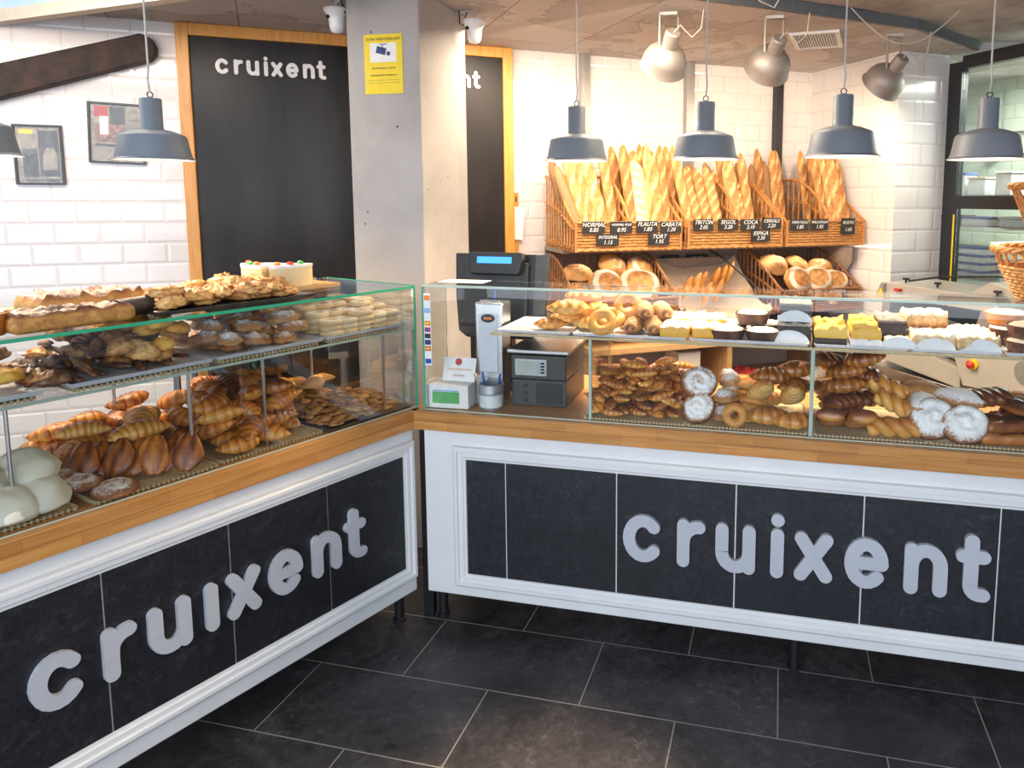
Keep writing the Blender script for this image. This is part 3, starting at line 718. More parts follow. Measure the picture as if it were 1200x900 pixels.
pm('turnover', [slabcake(.15, .085, .026, i, .012, lambda a, b, c, n: .45 + 4 * n + .35 * c * (1 if abs(b - .5) < .3 else .2), 0, 12, 8, 3) for i in range(2)], 'bk_dark')
pm('ensaimada', [coil(.065, .032, i, 2.4, .85) for i in range(2)], 'bk_sugar')
pm('flatensaimada', [coil(.07, .028, i + 3, 2.2, .7, 1.25) for i in range(2)], 'bk_sugar')
pm('bigensaimada', [coil(.07, .05, 6, 1.5, .95, 1.15), coil(.068, .045, 7, 1.4, 1.0, 1.1)], 'bk_sugar')
pm('sugarloaf', [sweep(.17, lambda u: .05 * math.sin(PI * min(max(u, .03), .97)) ** .5, i, .2, 26, 18, .72, lambda u, th: .35 * math.sin(math.cos(th) * 5 + u * 6), lambda u, th, g: .35 + .2 * math.sin(th) + .2 * g, lambda u, th: (.8 - .25 * i) * max(0, math.sin(th) + .1)) for i in range(3)], 'bk_sugar')
pm('roll', [rollm(.105, .026, i, .8, .25) for i in range(2)], 'bk_gold')
pm('bun', [blob(.045, .042, .036, i, .08) for i in range(2)], 'bk_gold')
pm('sugarbun', [blob(.04, .036, .032, i, .2, 2.4, sugar=lambda x, y, z, k: .75 * max(0, z + .2)) for i in range(2)], 'bk_sugar')
pm('braid', [twist(.17, .03, 1), twist(.15, .028, 2)], 'bk_gold')
pm('meringue', [blob(.068, .06, .062, i, .16, 1.5, 26, 18) for i in range(3)], 'bk_meringue')
pm('cookie', [blob(.030, .019, .008, i, .35, 2.2, 14, 7, flatb=.3, tone=lambda x, y, z, k: .3 + (k - 1) * 1.8 + .15 * z) for i in range(3)], 'bk_nut')
pm('longroll', [rollm(.1, .021, i + 3, .75, .3, 0, .6, .05) for i in range(2)], 'bk_gold')
pm('rock', [blob(.043, .03, .024, i, .35, 2.2, sugar=lambda x, y, z, k: .85 * max(0, z)) for i in range(3)], 'bk_sugar')
pm('sugarring', [donut(.028, .013, i, .5, .75, .15) for i in range(2)], 'bk_pale')
pm('florentine', [blob(.068, .015, .011, i, .22, 1.8, 18, 8, tone=lambda x, y, z, k: .55 + (k - 1) * 2, sugar=lambda x, y, z, k: .25 * max(0, z)) for i in range(3)], 'bk_choc')
pm('chocbite', [blob(.04, .032, .024, i, .4, 2.6, tone=lambda x, y, z, k: .5 + (k - 1) * 2) for i in range(3)], 'bk_choc')
pm('yellowbite', [blob(.036, .028, .024, i, .3, 2.6, tone=lambda x, y, z, k: .25 + (k - 1) * 1.5) for i in range(2)], 'bk_yellow')
pm('nutpastry', [blob(.055, .032, .027, i, .42, 3.6, 26, 14, tone=lambda x, y, z, k: .35 + (k - 1) * 1.6, sugar=lambda x, y, z, k: .42 * max(0, z)) for i in range(3)], 'bk_nut')
pm('strudel', [slabcake(.27, .12, .045, 1, .013, lambda a, b, c, n: (.85 + 26 * n if c > .9 else .35 - 9 * n), .42, 22, 10, 4), slabcake(.24, .12, .05, 2, .014, lambda a, b, c, n: (.9 + 24 * n if c > .9 else .4), .42, 22, 10, 4)], 'bk_nut')
pm('puff', [sweep(.125, lambda u: .04 * math.sin(PI * min(max(u, .03), .97)) ** .6, i, .3, 26, 14, .65, lambda u, th: .7 * math.sin(u * 30 + 3 * math.sin(th * 2)), lambda u, th, g: .35 + .25 * g + .2 * math.sin(th), lambda u, th: .35 * max(0, math.sin(th)), .08) for i in range(2)], 'bk_gold')
pm('doughnut', [donut(.033, .0175, i, .25, .85, .25) for i in range(2)], 'bk_gold')
pm('creamhorn', [sweep(.1, lambda u: .031 * (1 - .35 * u) * min(1, (1 - u) * 5 + .3), i, 0, 30, 14, .9, lambda u, th: math.sin(u * 36 + th), lambda u, th, g: .5 - .35 * g, lambda u, th: .4 * (math.sin(u * 36 + th) > 0)) for i in range(2)], 'bk_sugar')
pm('millefeuille', [slabcake(.1, .12, .045, i, .016, lambda a, b, c, n: .2, .95, 14, 12, 4) for i in range(2)], 'bk_yellow')
pm('almondcake', [slabcake(.13, .1, .05, i, .016, lambda a, b, c, n: (.12 + 8 * n if c > .9 else .55 + (.3 if c < .3 else 0)), .2, 16, 10, 5) for i in range(2)], 'bk_almond')
pm('yellowcake', [slabcake(.1, .09, .026, i, .014, lambda a, b, c, n: .15 + 10 * n, 0, 14, 10, 3) for i in range(2)], 'bk_yellow')
pm('yellowbase', [slabcake(.1, .09, .014, 1, .0, None)], 'dark_cake')
pm('loaf', [blob(.095, .085, .06, i, .1, 1.4, 28, 16, tone=lambda x, y, z, k: .45 + .25 * z + .3 * fbm((x, y, z), 3, 1), sugar=lambda x, y, z, k: .95 if (.7 < math.hypot(x, y) < .88 and z > 0) else .0) for i in range(2)], 'bk_bread')
pm('flouredloaf', [blob(.085, .085, .06, i, .1, 1.4, 24, 14, sugar=lambda x, y, z, k: .62 * max(0, z) if fbm((x, y, z), 3, 2) > -.1 else .2) for i in range(2)], 'bk_bread')
pm('smallbun', [blob(.04, .038, .03, i, .05) for i in range(1)], 'bk_gold')
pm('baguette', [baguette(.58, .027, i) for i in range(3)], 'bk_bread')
pm('widebaguette', [baguette(.54, .04, i, True, .52, .3, .7, 4) for i in range(2)], 'bk_bread')
pm('ciabatta', [baguette(.5, .062, i, False, .35, .62, .42) for i in range(2)], 'bk_bread')
pm('plainbaguette', [baguette(.46, .031, i, True, .62, .2, .9, 8) for i in range(2)], 'bk_bread')
pm('darkbaguette', [baguette(.5, .028, i, False, .5, .25, .9) for i in range(2)], 'bk_darkbread')
pm('breadtwist', [twist(.6, .024, 1)], 'bk_bread')

def put(key, name, label, cat, F, x, y, z, rz=0, rx=0, ry=0, s=1, group=None, i=None, sz=None, nofix=False):
    me = PM[key][(random.randrange(len(PM[key])) if i is None else i % len(PM[key]))]
    if (abs(rx) > .02 or abs(ry) > .02) and not nofix:
        Q = (Ry(ry) @ Rx(rx)).to_3x3(); z -= s * min((Q @ v.co).z for v in me.vertices)
    o = bpy.data.objects.new(name, me); COL.objects.link(o)
    S = Matrix.Diagonal((s, s, s * (sz or 1), 1)); o.matrix_world = F @ T(x, y, z) @ Rz(rz) @ Ry(ry) @ Rx(rx) @ S
    return tag(o, label, cat, group)

class Heap:
    def __init__(s, F, x0, x1, y0, y1, z, res=.01):
        s.F = F; s.x0, s.x1, s.y0, s.y1, s.z = x0, x1, y0, y1, z; s.r = res; s.nx = int((x1 - x0) / res) + 1; s.ny = int((y1 - y0) / res) + 1
        s.h = [[z] * s.ny for _ in range(s.nx)]
    def cells(s, x, y, a, b, rz):
        c, n = math.cos(rz), math.sin(rz); R = max(a, b)
        for i in range(max(0, int((x - R - s.x0) / s.r)), min(s.nx, int((x + R - s.x0) / s.r) + 2)):
            for j in range(max(0, int((y - R - s.y0) / s.r)), min(s.ny, int((y + R - s.y0) / s.r) + 2)):
                dx, dy = s.x0 + i * s.r - x, s.y0 + j * s.r - y; u = (dx * c + dy * n) / a; v = (-dx * n + dy * c) / b; q = u * u + v * v
                if q < 1: yield i, j, q
    def drop(s, key, name, label, cat, a, b, h, n, peak=None, tries=14, tilt=.25, group=None, rzf=None, scl=(.9, 1.08), inset=.8):
        for k in range(n):
            best = None
            for _ in range(tries):
                rz = rzf() if rzf else random.uniform(0, 2 * PI)
                ex = abs(a * math.cos(rz)) + abs(b * math.sin(rz)); ey = abs(a * math.sin(rz)) + abs(b * math.cos(rz))
                ex *= inset; ey *= inset
                if s.x1 - s.x0 < 2 * ex: ex = (s.x1 - s.x0) / 2
                if s.y1 - s.y0 < 2 * ey: ey = (s.y1 - s.y0) / 2
                x = random.uniform(s.x0 + ex, s.x1 - ex); y = random.uniform(s.y0 + ey, s.y1 - ey)
                hs = [s.h[i][j] for i, j, q in s.cells(x, y, a * .75, b * .75, rz)]
                if not hs: continue
                z = max(hs); sc = z - (peak(x, y) if peak else 0)
                if best is None or sc < best[0]: best = (sc, x, y, z, rz)
            if not best: continue
            _, x, y, z, rz = best; lift = z > s.z + .005
            sc = random.uniform(*scl)
            lab = label if isinstance(label, str) else label(x, y, z - s.z)
            put(key if isinstance(key, str) else random.choice(key), name, lab, cat, s.F, x, y, z - (.003 if lift else 0), rz, random.uniform(-tilt, tilt) * lift, random.uniform(-tilt, tilt) * lift, sc, group, nofix=True)
            for i, j, q in s.cells(x, y, a, b, rz): s.h[i][j] = max(s.h[i][j], z + h * math.sqrt(max(0, 1 - q * .8)))

def tray(F, x0, x1, y0, y1, z, mat, label, rim=.01, group=None, cat='tray'):
    t = thing('serving_tray', label, cat, F @ T((x0 + x1) / 2, (y0 + y1) / 2, z), group); a, b = (x1 - x0) / 2, (y1 - y0) / 2
    vs = []; fs = []
    for (e, zz) in ((-.0, .0), (.004, rim), (.001, rim), (-.010, .004)):
        for sx, sy in ((-1, -1), (1, -1), (1, 1), (-1, 1)): vs.append((sx * (a + e - .004), sy * (b + e - .004), zz))
    for l in range(3):
        for k in range(4): fs.append((l * 4 + k, l * 4 + (k + 1) % 4, (l + 1) * 4 + (k + 1) % 4, (l + 1) * 4 + k))
    fs += [(3, 2, 1, 0), (12, 13, 14, 15)]
    mkobj('tray_body', MB().add(vs, fs), mat, t, smooth=False, bevel=.001); return t
def mat_straw(F, x0, x1, y0, y1, z, label, group=None):
    t = thing('woven_mat', label, 'mat', F @ T((x0 + x1) / 2, (y0 + y1) / 2, z), group); a, b = (x1 - x0) / 2, (y1 - y0) / 2
    mkobj('base', MB().box(-a, a, -b, b, .002, .005), 'straw', t, smooth=False)
    mb = MB(); n = int((x1 - x0) / .012)
    for k in range(n):
        x = -a + (k + .5) * (2 * a / n)
        for sy in (-1, 1): mb.box(x - .0022, x + .0022, sy * b - .0035, sy * b + .0035, .0, .009, M=None)
    n = int((y1 - y0) / .012)
    for k in range(n):
        y = -b + (k + .5) * (2 * b / n)
        for sx in (-1, 1): mb.box(sx * a - .0035, sx * a + .0035, y - .0022, y + .0022, .0, .009)
    mkobj('woven_edge', mb, 'straw', t, smooth=False)

# ---- RIGHT CASE, bottom level
Z0 = .801
for x0, x1, nm in ((.585, .925, 'the small croissants'), (.935, 1.31, 'the sugared coils and rolls'), (1.335, 1.665, 'the dark chocolate rolls'), (1.675, 2.02, 'the sugared loaves')):
    mat_straw(FR, x0, x1, .02, .36, Z0, 'dark woven mat under %s in the right case' % nm)
Zb = Z0 + .008
def lay(x, y, dz, a='small', b=''):
    return None
G1 = 'small croissants heaped in the right case'
def lab_small(x, y, dz):
    side = 'left' if x < .75 else 'right'
    lv = 'bottom' if dz < .025 else ('middle' if dz < .075 else 'top')
    fr = 'front' if y < .15 else 'rear'
    return 'small brown croissant in the %s %s layer, %s half of the right heap' % (fr, lv, side)
hp = Heap(FR, .585, .915, .012, .34, Zb)
hp.drop(['minicroissant', 'minicroissant', 'minidark'], 'small_croissant', lab_small, 'croissant', .044, .02, .03, 105, lambda x, y: .075 * min(1, max(0, y - .03) / .12) * (1.3 - abs(x - .76) * 2.2), 16, .35, G1, inset=.6)
# coils, buns and rolls
g = 'sugar dusted coiled pastries in the right case'
put('ensaimada', 'coiled_pastry', 'white sugared coil pastry standing at the front of the right case', 'pastry', FR, .965, .062, Zb, 0, rx=1.05, s=.85, group=g, i=0)
put('ensaimada', 'coiled_pastry', 'cream sugared coil pastry leaning on top of another beside the small croissants', 'pastry', FR, .96, .11, Zb + .075, .3, rx=.85, s=.95, group=g, i=1)
put('ensaimada', 'coiled_pastry', 'sugared coil lying behind the standing white coil pastry', 'pastry', FR, .98, .22, Zb, .8, s=1, group=g, i=1)
h2 = Heap(FR, 1.0, 1.1, .03, .34, Zb)
h2.drop('sugarbun', 'sugared_bun', lambda x, y, dz: 'small lumpy sugared bun, %s the coil and the pale rolls' % ('low between' if dz < .03 else 'high between'), 'bun', .04, .036, .045, 10, lambda x, y: .25 * y, 12, .3, 'small sugared buns in the right case')
h3 = Heap(FR, 1.06, 1.17, .03, .34, Zb)
h3.drop('roll', 'pale_roll', lambda x, y, dz: 'smooth golden oval roll in the %s of the roll stack' % ('bottom' if dz < .03 else 'middle' if dz < .07 else 'top'), 'roll', .05, .026, .036, 10, lambda x, y: .3 * y, 12, .2, 'golden oval rolls in the right case', rzf=lambda: random.uniform(-.4, .4))
put('doughnut', 'ring_roll', 'small pale ring roll at the very front below the oval rolls', 'roll', FR, 1.085, .045, Zb, 0, rx=1.1, s=.8)
# large croissants
ORD = ['first', 'second', 'third', 'fourth', 'fifth', 'sixth', 'seventh', 'eighth', 'ninth', 'tenth', 'eleventh', 'twelfth']
L4 = [('bigcroissant', 1.17, .15, .045, 2.1, .5, 'large golden croissant leaning down left over the front mat'), ('bigcroissant', 1.27, .12, .04, 1.75, .55, 'large golden croissant standing beside the glass divider'),
      ('darkcroissant', 1.2, .22, .10, .3, 0, 'burnt dark croissant on top of the large croissants'), ('darkcroissant', 1.19, .08, .0, .2, 0, 'large croissant lying low at the front with striped crust'),
      ('bigcroissant', 1.28, .25, .06, .9, .1, 'large croissant at the rear beside the glass divider'), ('croissant', 1.275, .055, .0, .4, 0, 'small croissant end lying at the front by the divider'),
      ('bigcroissant', 1.17, .28, .0, .2, 0, 'large croissant underneath at the rear of the case'), ('darkcroissant', 1.28, .27, .115, .5, 0, 'glossy croissant highest beside the divider')]
for k, x, y, dz, rz, ry, lb in L4: put(k, 'croissant', lb, 'croissant', FR, x, y, Zb + dz, rz, ry=ry, s=1.0, group='large croissants in the right case')
put('painchoc', 'chocolate_roll', 'glossy chocolate roll standing at the front right of the divider', 'pastry', FR, 1.385, .062, Zb, 1.5, ry=.45, i=0)
put('painchoc', 'chocolate_roll', 'dark striped chocolate roll standing second from the divider', 'pastry', FR, 1.475, .062, Zb, 1.75, ry=.45, i=1)
hp = Heap(FR, 1.335, 1.545, .1, .34, Zb)
hp.drop(['painchoc', 'darkcroissant', 'painchoc'], 'chocolate_roll', lambda x, y, dz: 'dark glossy roll in the %s layer behind the standing rolls, %s side' % ('bottom' if dz < .03 else 'middle' if dz < .09 else 'top', 'divider' if x < 1.44 else 'braid'), 'pastry', .056, .04, .05, 15, lambda x, y: .05 * (1 - abs(x - 1.43) * 3), 18, .25, 'dark chocolate rolls in the right case', rzf=lambda: random.uniform(-.9, .9))
L6 = [(1.575, .055, 0, 0, 0, 'golden twisted braid lying along the front'), (1.58, .11, .045, -.5, .35, 'golden twisted braid leaning down to the right'), (1.555, .19, .085, -.6, .2, 'golden twisted braid at the top behind'), (1.58, .25, .04, .1, 0, 'golden twisted braid at the rear')]
for k, (x, y, dz, rz, ry, lb) in enumerate(L6): put('braid', 'braided_pastry', lb, 'pastry', FR, x, y, Zb + dz, rz, ry=ry, s=.95, i=k, group='golden braids in the right case')
L7 = [('bigensaimada', 1.685, .075, .0, .2, 1.05, 0, 'large sugar coated roll facing the glass with a round white end'), ('bigensaimada', 1.775, .06, .0, .1, 1.0, 1, 'large sugared coil facing the glass at the front right'), ('sugarloaf', 1.665, .2, .085, .5, .2, 2, 'brown glazed loaf lying highest on the sugared pastries'),
      ('sugarloaf', 1.775, .155, .075, -.6, .3, 0, 'sugared oval loaf leaning down to the right'), ('sugarloaf', 1.71, .27, .04, .2, 0, 1, 'sugared loaf at the rear of the heap'), ('sugarloaf', 1.71, .19, .0, .2, 0, 1, 'sugared loaf underneath the others'), ('sugarloaf', 1.66, .13, .06, 1.1, .3, 0, 'sugar dusted loaf on the left of the large sugared roll')]
for key, x, y, dz, rz, rx, i, lb in L7: put(key, 'sugared_loaf', lb, 'pastry', FR, x, y, Zb + dz, rz, rx=rx, i=i, s=.95, group='large sugared pastries in the right case')
for k, (x, y, dz, lb) in enumerate([(1.9, .09, 0, 'flat browned pastry, lowest at the right end of the case'), (1.905, .1, .036, 'browned seeded pastry, second from the bottom at the right end'), (1.87, .17, .085, 'dark round pastry above the seeded pastries at the right end'), (1.98, .16, .07, 'dark glazed pastry at the edge of the picture'), (1.95, .22, .02, 'browned pastry behind at the right end')]):
    put('painchoc' if k in (2, 3) else 'turnover', 'browned_pastry', lb, 'pastry', FR, x, y, Zb + dz, .1 + .2 * k, s=1.15, group='browned pastries at the right end')
for k, (x, y, dz) in enumerate([(1.83, .27, .1), (1.93, .29, .1), (1.99, .27, .1)]):
    put('bun', 'yellow_bun', ('shiny yellow bun, first', 'shiny yellow bun, middle', 'shiny yellow bun, last')[k] + ' of the rear row at the right end', 'bun', FR, x, y, Zb + .06, 0, s=1.1)

# ---- RIGHT CASE, shelf
Zs = 1.0825
BR = [(.27, .53), (.54, .925), (.935, 1.31), (1.325, 1.6), (1.61, 1.86), (1.87, 2.2)]
for k, (a, b) in enumerate(BR):
    tray(FR, a, b, .03, .31, Zs, 'enamel', 'white enamel tray, %s on the right case shelf' % ('first from the till', 'second from the till, with doughnuts', 'third from the till, with round tarts', 'fourth from the till, with yellow cakes', 'fifth from the till, with almond cakes', 'last, with dark tarts')[k], .011)
    mkobj  # noqa
Zt = Zs + .005
def P_(key, name, lb, x, y, z, cat='pastry', rz=0, s=1, i=None, rx=0, ry=0, sz=None, group=None): return put(key, name, lb, cat, FR, x, y, Zt + z, rz, rx, ry, s, group, i, sz)
P_('puff', 'puff_pastry', 'flaky puff pastry lowest at the left on the right case shelf', .44, .1, 0, rz=.2, s=.9)
P_('puff', 'puff_pastry', 'flaky puff pastry at the bottom beside the doughnuts', .57, .13, 0, rz=-.2, s=1)
P_('puff', 'puff_pastry', 'large flaky puff pastry lying on top of the pile', .5, .13, .045, rz=.15, s=1.25)
P_('puff', 'puff_pastry', 'flaky puff pastry at the rear of the pile', .56, .23, .03, rz=-.3, s=1.2)
P_('puff', 'puff_pastry', 'flaky puff pastry underneath at the rear', .47, .23, 0, rz=0, s=1.1)
P_('puff', 'puff_pastry', 'flaky puff pastry resting highest behind the pile', .52, .24, .075, rz=-.1, s=1.1)
P_('doughnut', 'doughnut', 'plain ring doughnut standing at the front of the shelf', .64, .065, .0, 'doughnut', rx=.9, i=0)
P_('doughnut', 'doughnut', 'plain ring doughnut leaning behind the front doughnut', .655, .13, .012, 'doughnut', rx=.6, i=1)
P_('doughnut', 'doughnut', 'sugared ring doughnut standing highest beside the cream rolls', .705, .17, .04, 'doughnut', rx=1.0, i=0)
P_('doughnut', 'doughnut', 'ring doughnut hidden under the highest doughnut', .71, .2, .0, 'doughnut', i=1)
for k, (x, y, z) in enumerate([(.735, .09, 0), (.81, .09, 0), (.77, .13, .045), (.83, .17, .04), (.74, .2, 0), (.82, .22, 0)]):
    P_('creamhorn', 'cream_roll', 'striped sugared cream roll, ' + ('front left', 'front right', 'upper', 'upper right', 'rear left', 'rear right')[k] + ' beside the doughnuts', x, y, z, rz=-1.45 + .1 * k, s=1.05, group='striped cream rolls')
for k, (x, y, z) in enumerate([(.885, .09, 0), (.895, .2, .01), (.98, .1, 0), (.985, .2, .012)]):
    P_('millefeuille', 'layered_slice', 'yellow layered slice under thick white sugar, ' + ('front left', 'rear left', 'front right', 'rear right')[k], x, y, z, rz=.1 * k, s=.95, group='sugared layered slices')
def tart(x, y, z, r, h, lb, dark=True, top='icing', F=FR, zb=None):
    t = thing('round_tart', lb, 'tart', F @ T(x, y, (Zt if zb is None else zb) + z))
    mb = MB(); n = 40; vs = []; fs = []
    prof = [(r * .8, 0), (r * .82, 0), (r, h), (r * .96, h * 1.02), (r * .94, h * .85), (0, h * .85)]
    for rr, zz in prof:
        for k in range(n): a = 2 * PI * k / n; w = 1 + (.02 * math.cos(k * PI) if 0 < zz else 0); vs.append((rr * w * math.cos(a), rr * w * math.sin(a), zz))
    for i in range(len(prof) - 1):
        for k in range(n): fs.append((i * n + k, i * n + (k + 1) % n, (i + 1) * n + (k + 1) % n, (i + 1) * n + k))
    fs.append(tuple(range(n - 1, -1, -1)))
    mb.add(vs, fs, [.75] * len(vs), [0.01] * len(vs)); mkobj('crust', mb, 'bk_choc' if dark else 'bk_gold', t)
    f = blob(r * .9, r * .9, h * .35, int(x * 100), .15, 3, 22, 8, tone=lambda x, y, z, k: .2 + (k - 1) * 2, sugar=lambda x, y, z, k: .65)
    mkobj('filling', f, 'bk_almond' if top == 'icing' else 'bk_yellow', t, M=T(0, 0, h * .8)); return t
tart(1.05, .085, 0, .062, .034, 'round dark tart with pale topping at the front left of the tart group')
tart(1.055, .2, .0, .058, .034, 'round dark tart with pale topping at the rear left')
tart(1.165, .085, .0, .058, .034, 'round dark tart with pale topping at the front beside the black cakes')
tart(1.13, .16, .042, .058, .036, 'round chocolate tart stacked above the other tarts')
tart(1.175, .225, .0, .058, .034, 'round dark tart behind the stacked one')
def fan(x, y, z, r, lb, tilt=-.2):
    n = 24; mb = MB().prism([(r * math.cos(PI * i / n), r * .66 * math.sin(PI * i / n)) for i in range(n + 1)], 0, .003)
    o = mkobj('paper_fan', mb, 'fan_paper', None, smooth=False, M=FR @ T(x, y, Zt + z) @ Rx(tilt)); tag(o, lb, 'paper')
def blackcake(x, y, z, lb, w=.105, h=.05):
    t = thing('chocolate_cake', lb, 'cake', FR @ T(x, y, Zt + z))
    mkobj('cake_body', slabcake(w, .16, h, 3, .0), 'dark_cake', t, smooth=True)
    mb = slabcake(w * 1.02, .165, .012, 5, .012, lambda a, b, c, n: .3 + 10 * n); mkobj('crumb_topping', mb, 'bk_coconut', t, M=T(0, 0, h * .97))
blackcake(1.265, .16, 0, 'black chocolate cake with grey crumb top, lower of the stack')
blackcake(1.268, .18, .063, 'black chocolate cake with grey crumb top, upper of the stack', .1)
fan(1.25, .055, .0, .062, 'large pale half round paper in front of the lower black cake')
fan(1.265, .092, .063, .055, 'small pale half round paper leaning on the upper black cake')
for k, (x, y, z, lb) in enumerate([(1.375, .1, .018, 'yellow custard cake on a dark base, front left'), (1.375, .21, .018, 'yellow custard cake on a dark base, rear left')]):
    t = thing('custard_cake', lb, 'cake', FR @ T(x, y, Zt))
    mkobj('dark_base', slabcake(.1, .1, .022, 1, 0), 'dark_cake', t); mkobj('custard_top', slabcake(.1, .1, .034, 3 + k, .016, lambda a, b, c, n: .15 + 10 * n), 'bk_yellow', t, M=T(0, 0, .0215))
for k, (x, y, z, lb) in enumerate([(1.48, .09, 0, 'yellow topped cake on a white cream base at the front'), (1.485, .2, 0, 'yellow topped cake on a white cream base at the rear')]):
    t = thing('cream_cake', lb, 'cake', FR @ T(x, y, Zt))
    mkobj('cream_base', slabcake(.095, .1, .024, 1, .006, None, .0), 'icing', t); mkobj('custard_top', slabcake(.09, .095, .03, 6 + k, .014, lambda a, b, c, n: .15 + 10 * n), 'bk_yellow', t, M=T(0, 0, .0245))
    mkobj('yellow_glaze', slabcake(.075, .085, .018, 8, .008, lambda a, b, c, n: .1), 'bk_yellow', t, M=T(-.005, 0, .0545))
blackcake(1.565, .2, 0, 'dark chocolate cake with pale flakes behind a paper half circle', .08, .068)
P_('almondcake', 'flaked_cake', 'dark cake dusted white beside the yellow cakes', 1.575, .09, 0, 'cake', s=.55)
fan(1.575, .045, .0, .055, 'pale half round paper in front of the dusted dark cake')
for k, (x, y, z) in enumerate([(1.675, .1, 0), (1.665, .2, .0), (1.67, .21, .048), (1.795, .1, 0), (1.79, .2, .0)]):
    P_('almondcake', 'almond_cake', 'flaked almond cake, ' + ('front left', 'rear left', 'upper left', 'front right', 'rear right')[k] + ' behind the paper half circles', x, y, z, 'cake', rz=.05 * k, s=.95, i=k, group='flaked almond cakes')
fan(1.68, .045, 0, .058, 'pale half round paper, left in front of the almond cakes'); fan(1.805, .045, 0, .06, 'pale half round paper, right in front of the almond cakes')
tart(1.95, .09, 0, .07, .035, 'round dark tart, lower one at the picture edge'); tart(1.955, .1, .045, .07, .036, 'round dark tart with orange topping, upper one at the picture edge', top='y')
tart(1.935, .225, .0, .07, .05, 'round brown tart standing behind with a pale top'); tart(1.925, .24, .062, .066, .035, 'round pale topped tart, highest at the right', False)

# ---- LEFT CASE, bottom level   (x = t towards viewer, y = o outwards)
mat_straw(FL, 1.02, 1.42, -.40, -.03, Z0, 'woven mat under the white meringues'); mat_straw(FL, .685, .985, -.42, -.02, Z0, 'woven mat under the folded brown pastries')
mat_straw(FL, .345, .67, -.44, -.03, Z0, 'woven mat under the large croissants')
gm = 'white meringues at the left edge'
for k, (x, y, dz, lb) in enumerate([(1.085, -.13, .055, 'large white meringue resting on top of the others'), (1.075, -.08, 0, 'white meringue lying low at the right of the pile'), (1.15, -.06, 0, 'white meringue nearest the glass at the picture edge'), (1.2, -.17, 0, 'white meringue at the back of the pile'), (1.19, -.11, .06, 'white meringue on top beyond the picture edge')]):
    put('meringue', 'meringue', lb, 'meringue', FL, x, y, Zb + dz, k * 1.3, s=1.0, group=gm, i=k)
ge = 'sugar dusted oval pastries in the left case'
for k, (x, y, dz, lb) in enumerate([(.925, -.06, 0, 'sugar dusted oval pastry nearest the glass'), (.975, -.14, .012, 'sugar dusted oval pastry with golden edge behind the nearest one'), (.97, -.24, .02, 'dull brown dusted oval pastry beside the meringues'), (1.02, -.33, .03, 'pale sugared pastry on top at the rear'), (1.03, -.33, 0, 'flat sugared pastry at the bottom rear')]):
    put('flatensaimada', 'sugared_pastry', lb, 'pastry', FL, x, y, Zb + dz, 1.2 + .15 * k, s=.78, i=k, group=ge)
gt = 'folded brown pastries leaning in a row'
for k in range(8):
    u = k / 7; x = .955 - .22 * u; y = -.25 + .175 * u
    put('folded', 'folded_pastry', 'dark folded pastry leaning in a row, %s counted from the dusted pastries' % ORD[k], 'pastry', FL, x + .006 * (k % 2), y + .016 * (k % 2), Zb, -2.35 + .22 * (k % 3 - 1), ry=-.85 - .2 * (k % 2), i=k, s=.92, group=gt)
for k, (x, y, dz) in enumerate([(.80, -.2, .085), (.9, -.3, .05), (.74, -.3, .09)]):
    put('bigcroissant', 'long_roll', 'long glossy brown roll %s above the folded pastries' % ('nearest', 'behind', 'further right')[k], 'pastry', FL, x, y, Zb + dz - .015, .4 * k, s=.95, i=k)
hp = Heap(FL, .36, .93, -.45, -.2, Zb)
def lab_cr(x, y, dz): return 'glossy croissant in the %s %s layer of the left heap, %s' % ('front' if y > -.2 else 'rear', 'bottom' if dz < .03 else 'middle' if dz < .08 else 'top', 'beside the folded pastries' if x > .55 else 'beside the cookie tray')
hp = Heap(FL, .35, .68, -.44, -.03, Zb)
hp.drop(['croissant', 'croissant', 'darkcroissant'], 'croissant', lab_cr, 'croissant', .06, .029, .04, 46, lambda x, y: .08 * min(1, max(0, -y - .02) / .15) * (1.25 - abs(x - .52) * 1.6), 22, .4, 'croissants heaped in the left case', scl=(.8, .95))
hp = Heap(FL, .66, 1.0, -.46, -.28, Zb)
hp.drop(['croissant', 'bigcroissant'], 'croissant', lambda x, y, dz: 'golden croissant at the very back %s of the left case' % ('bottom' if dz < .03 else 'top'), 'croissant', .06, .029, .04, 17, lambda x, y: .05, 18, .3, 'rear croissants behind the folded pastries', scl=(.8, .92))
# cookies on slate tray
tray(FL, -.01, .335, -.42, -.01, Z0, 'slate_tray', 'flat black slate tray full of nut cookies', .008)
hp = Heap(FL, .01, .32, -.34, -.03, Z0 + .006)
hp.drop('cookie', 'nut_cookie', lambda x, y, dz: 'small flat nut cookie in the %s %s layer of the black tray, %s' % ('front' if y > -.15 else 'rear', 'lower' if dz < .012 else 'upper', 'croissant side' if x > .17 else 'corner side'), 'cookie', .029, .018, .009, 175, lambda x, y: .02 * min(1, -y / .15), 10, .22, 'flat nut cookies on the black tray')
hp = Heap(FL, .05, .34, -.43, -.31, Z0 + .006)
hp.drop(['longroll', 'roll'], 'golden_finger', lambda x, y, dz: 'golden finger pastry in the %s of the row behind the cookies' % ('bottom' if dz < .025 else 'top'), 'pastry', .05, .02, .024, 18, lambda x, y: .05, 12, .15, 'golden finger pastries behind the cookies')

# ---- LEFT CASE, shelf
for k, (a, b, nm) in enumerate([(-.01, .31, 'sugared rings'), (.32, .66, 'floured rolls'), (.67, 1.01, 'dark almond fingers'), (1.06, 1.4, 'yellow cakes')]):
    tray(FL, a, b, -.40, -.035, 1.0925, 'enamel', 'white rimmed tray of %s on the left case shelf' % nm, .011)
    mat_straw(FL, a + .02, b - .01, -.41, -.04, 1.0825, 'woven straw mat below the tray of %s' % nm)
ZS = 1.0975
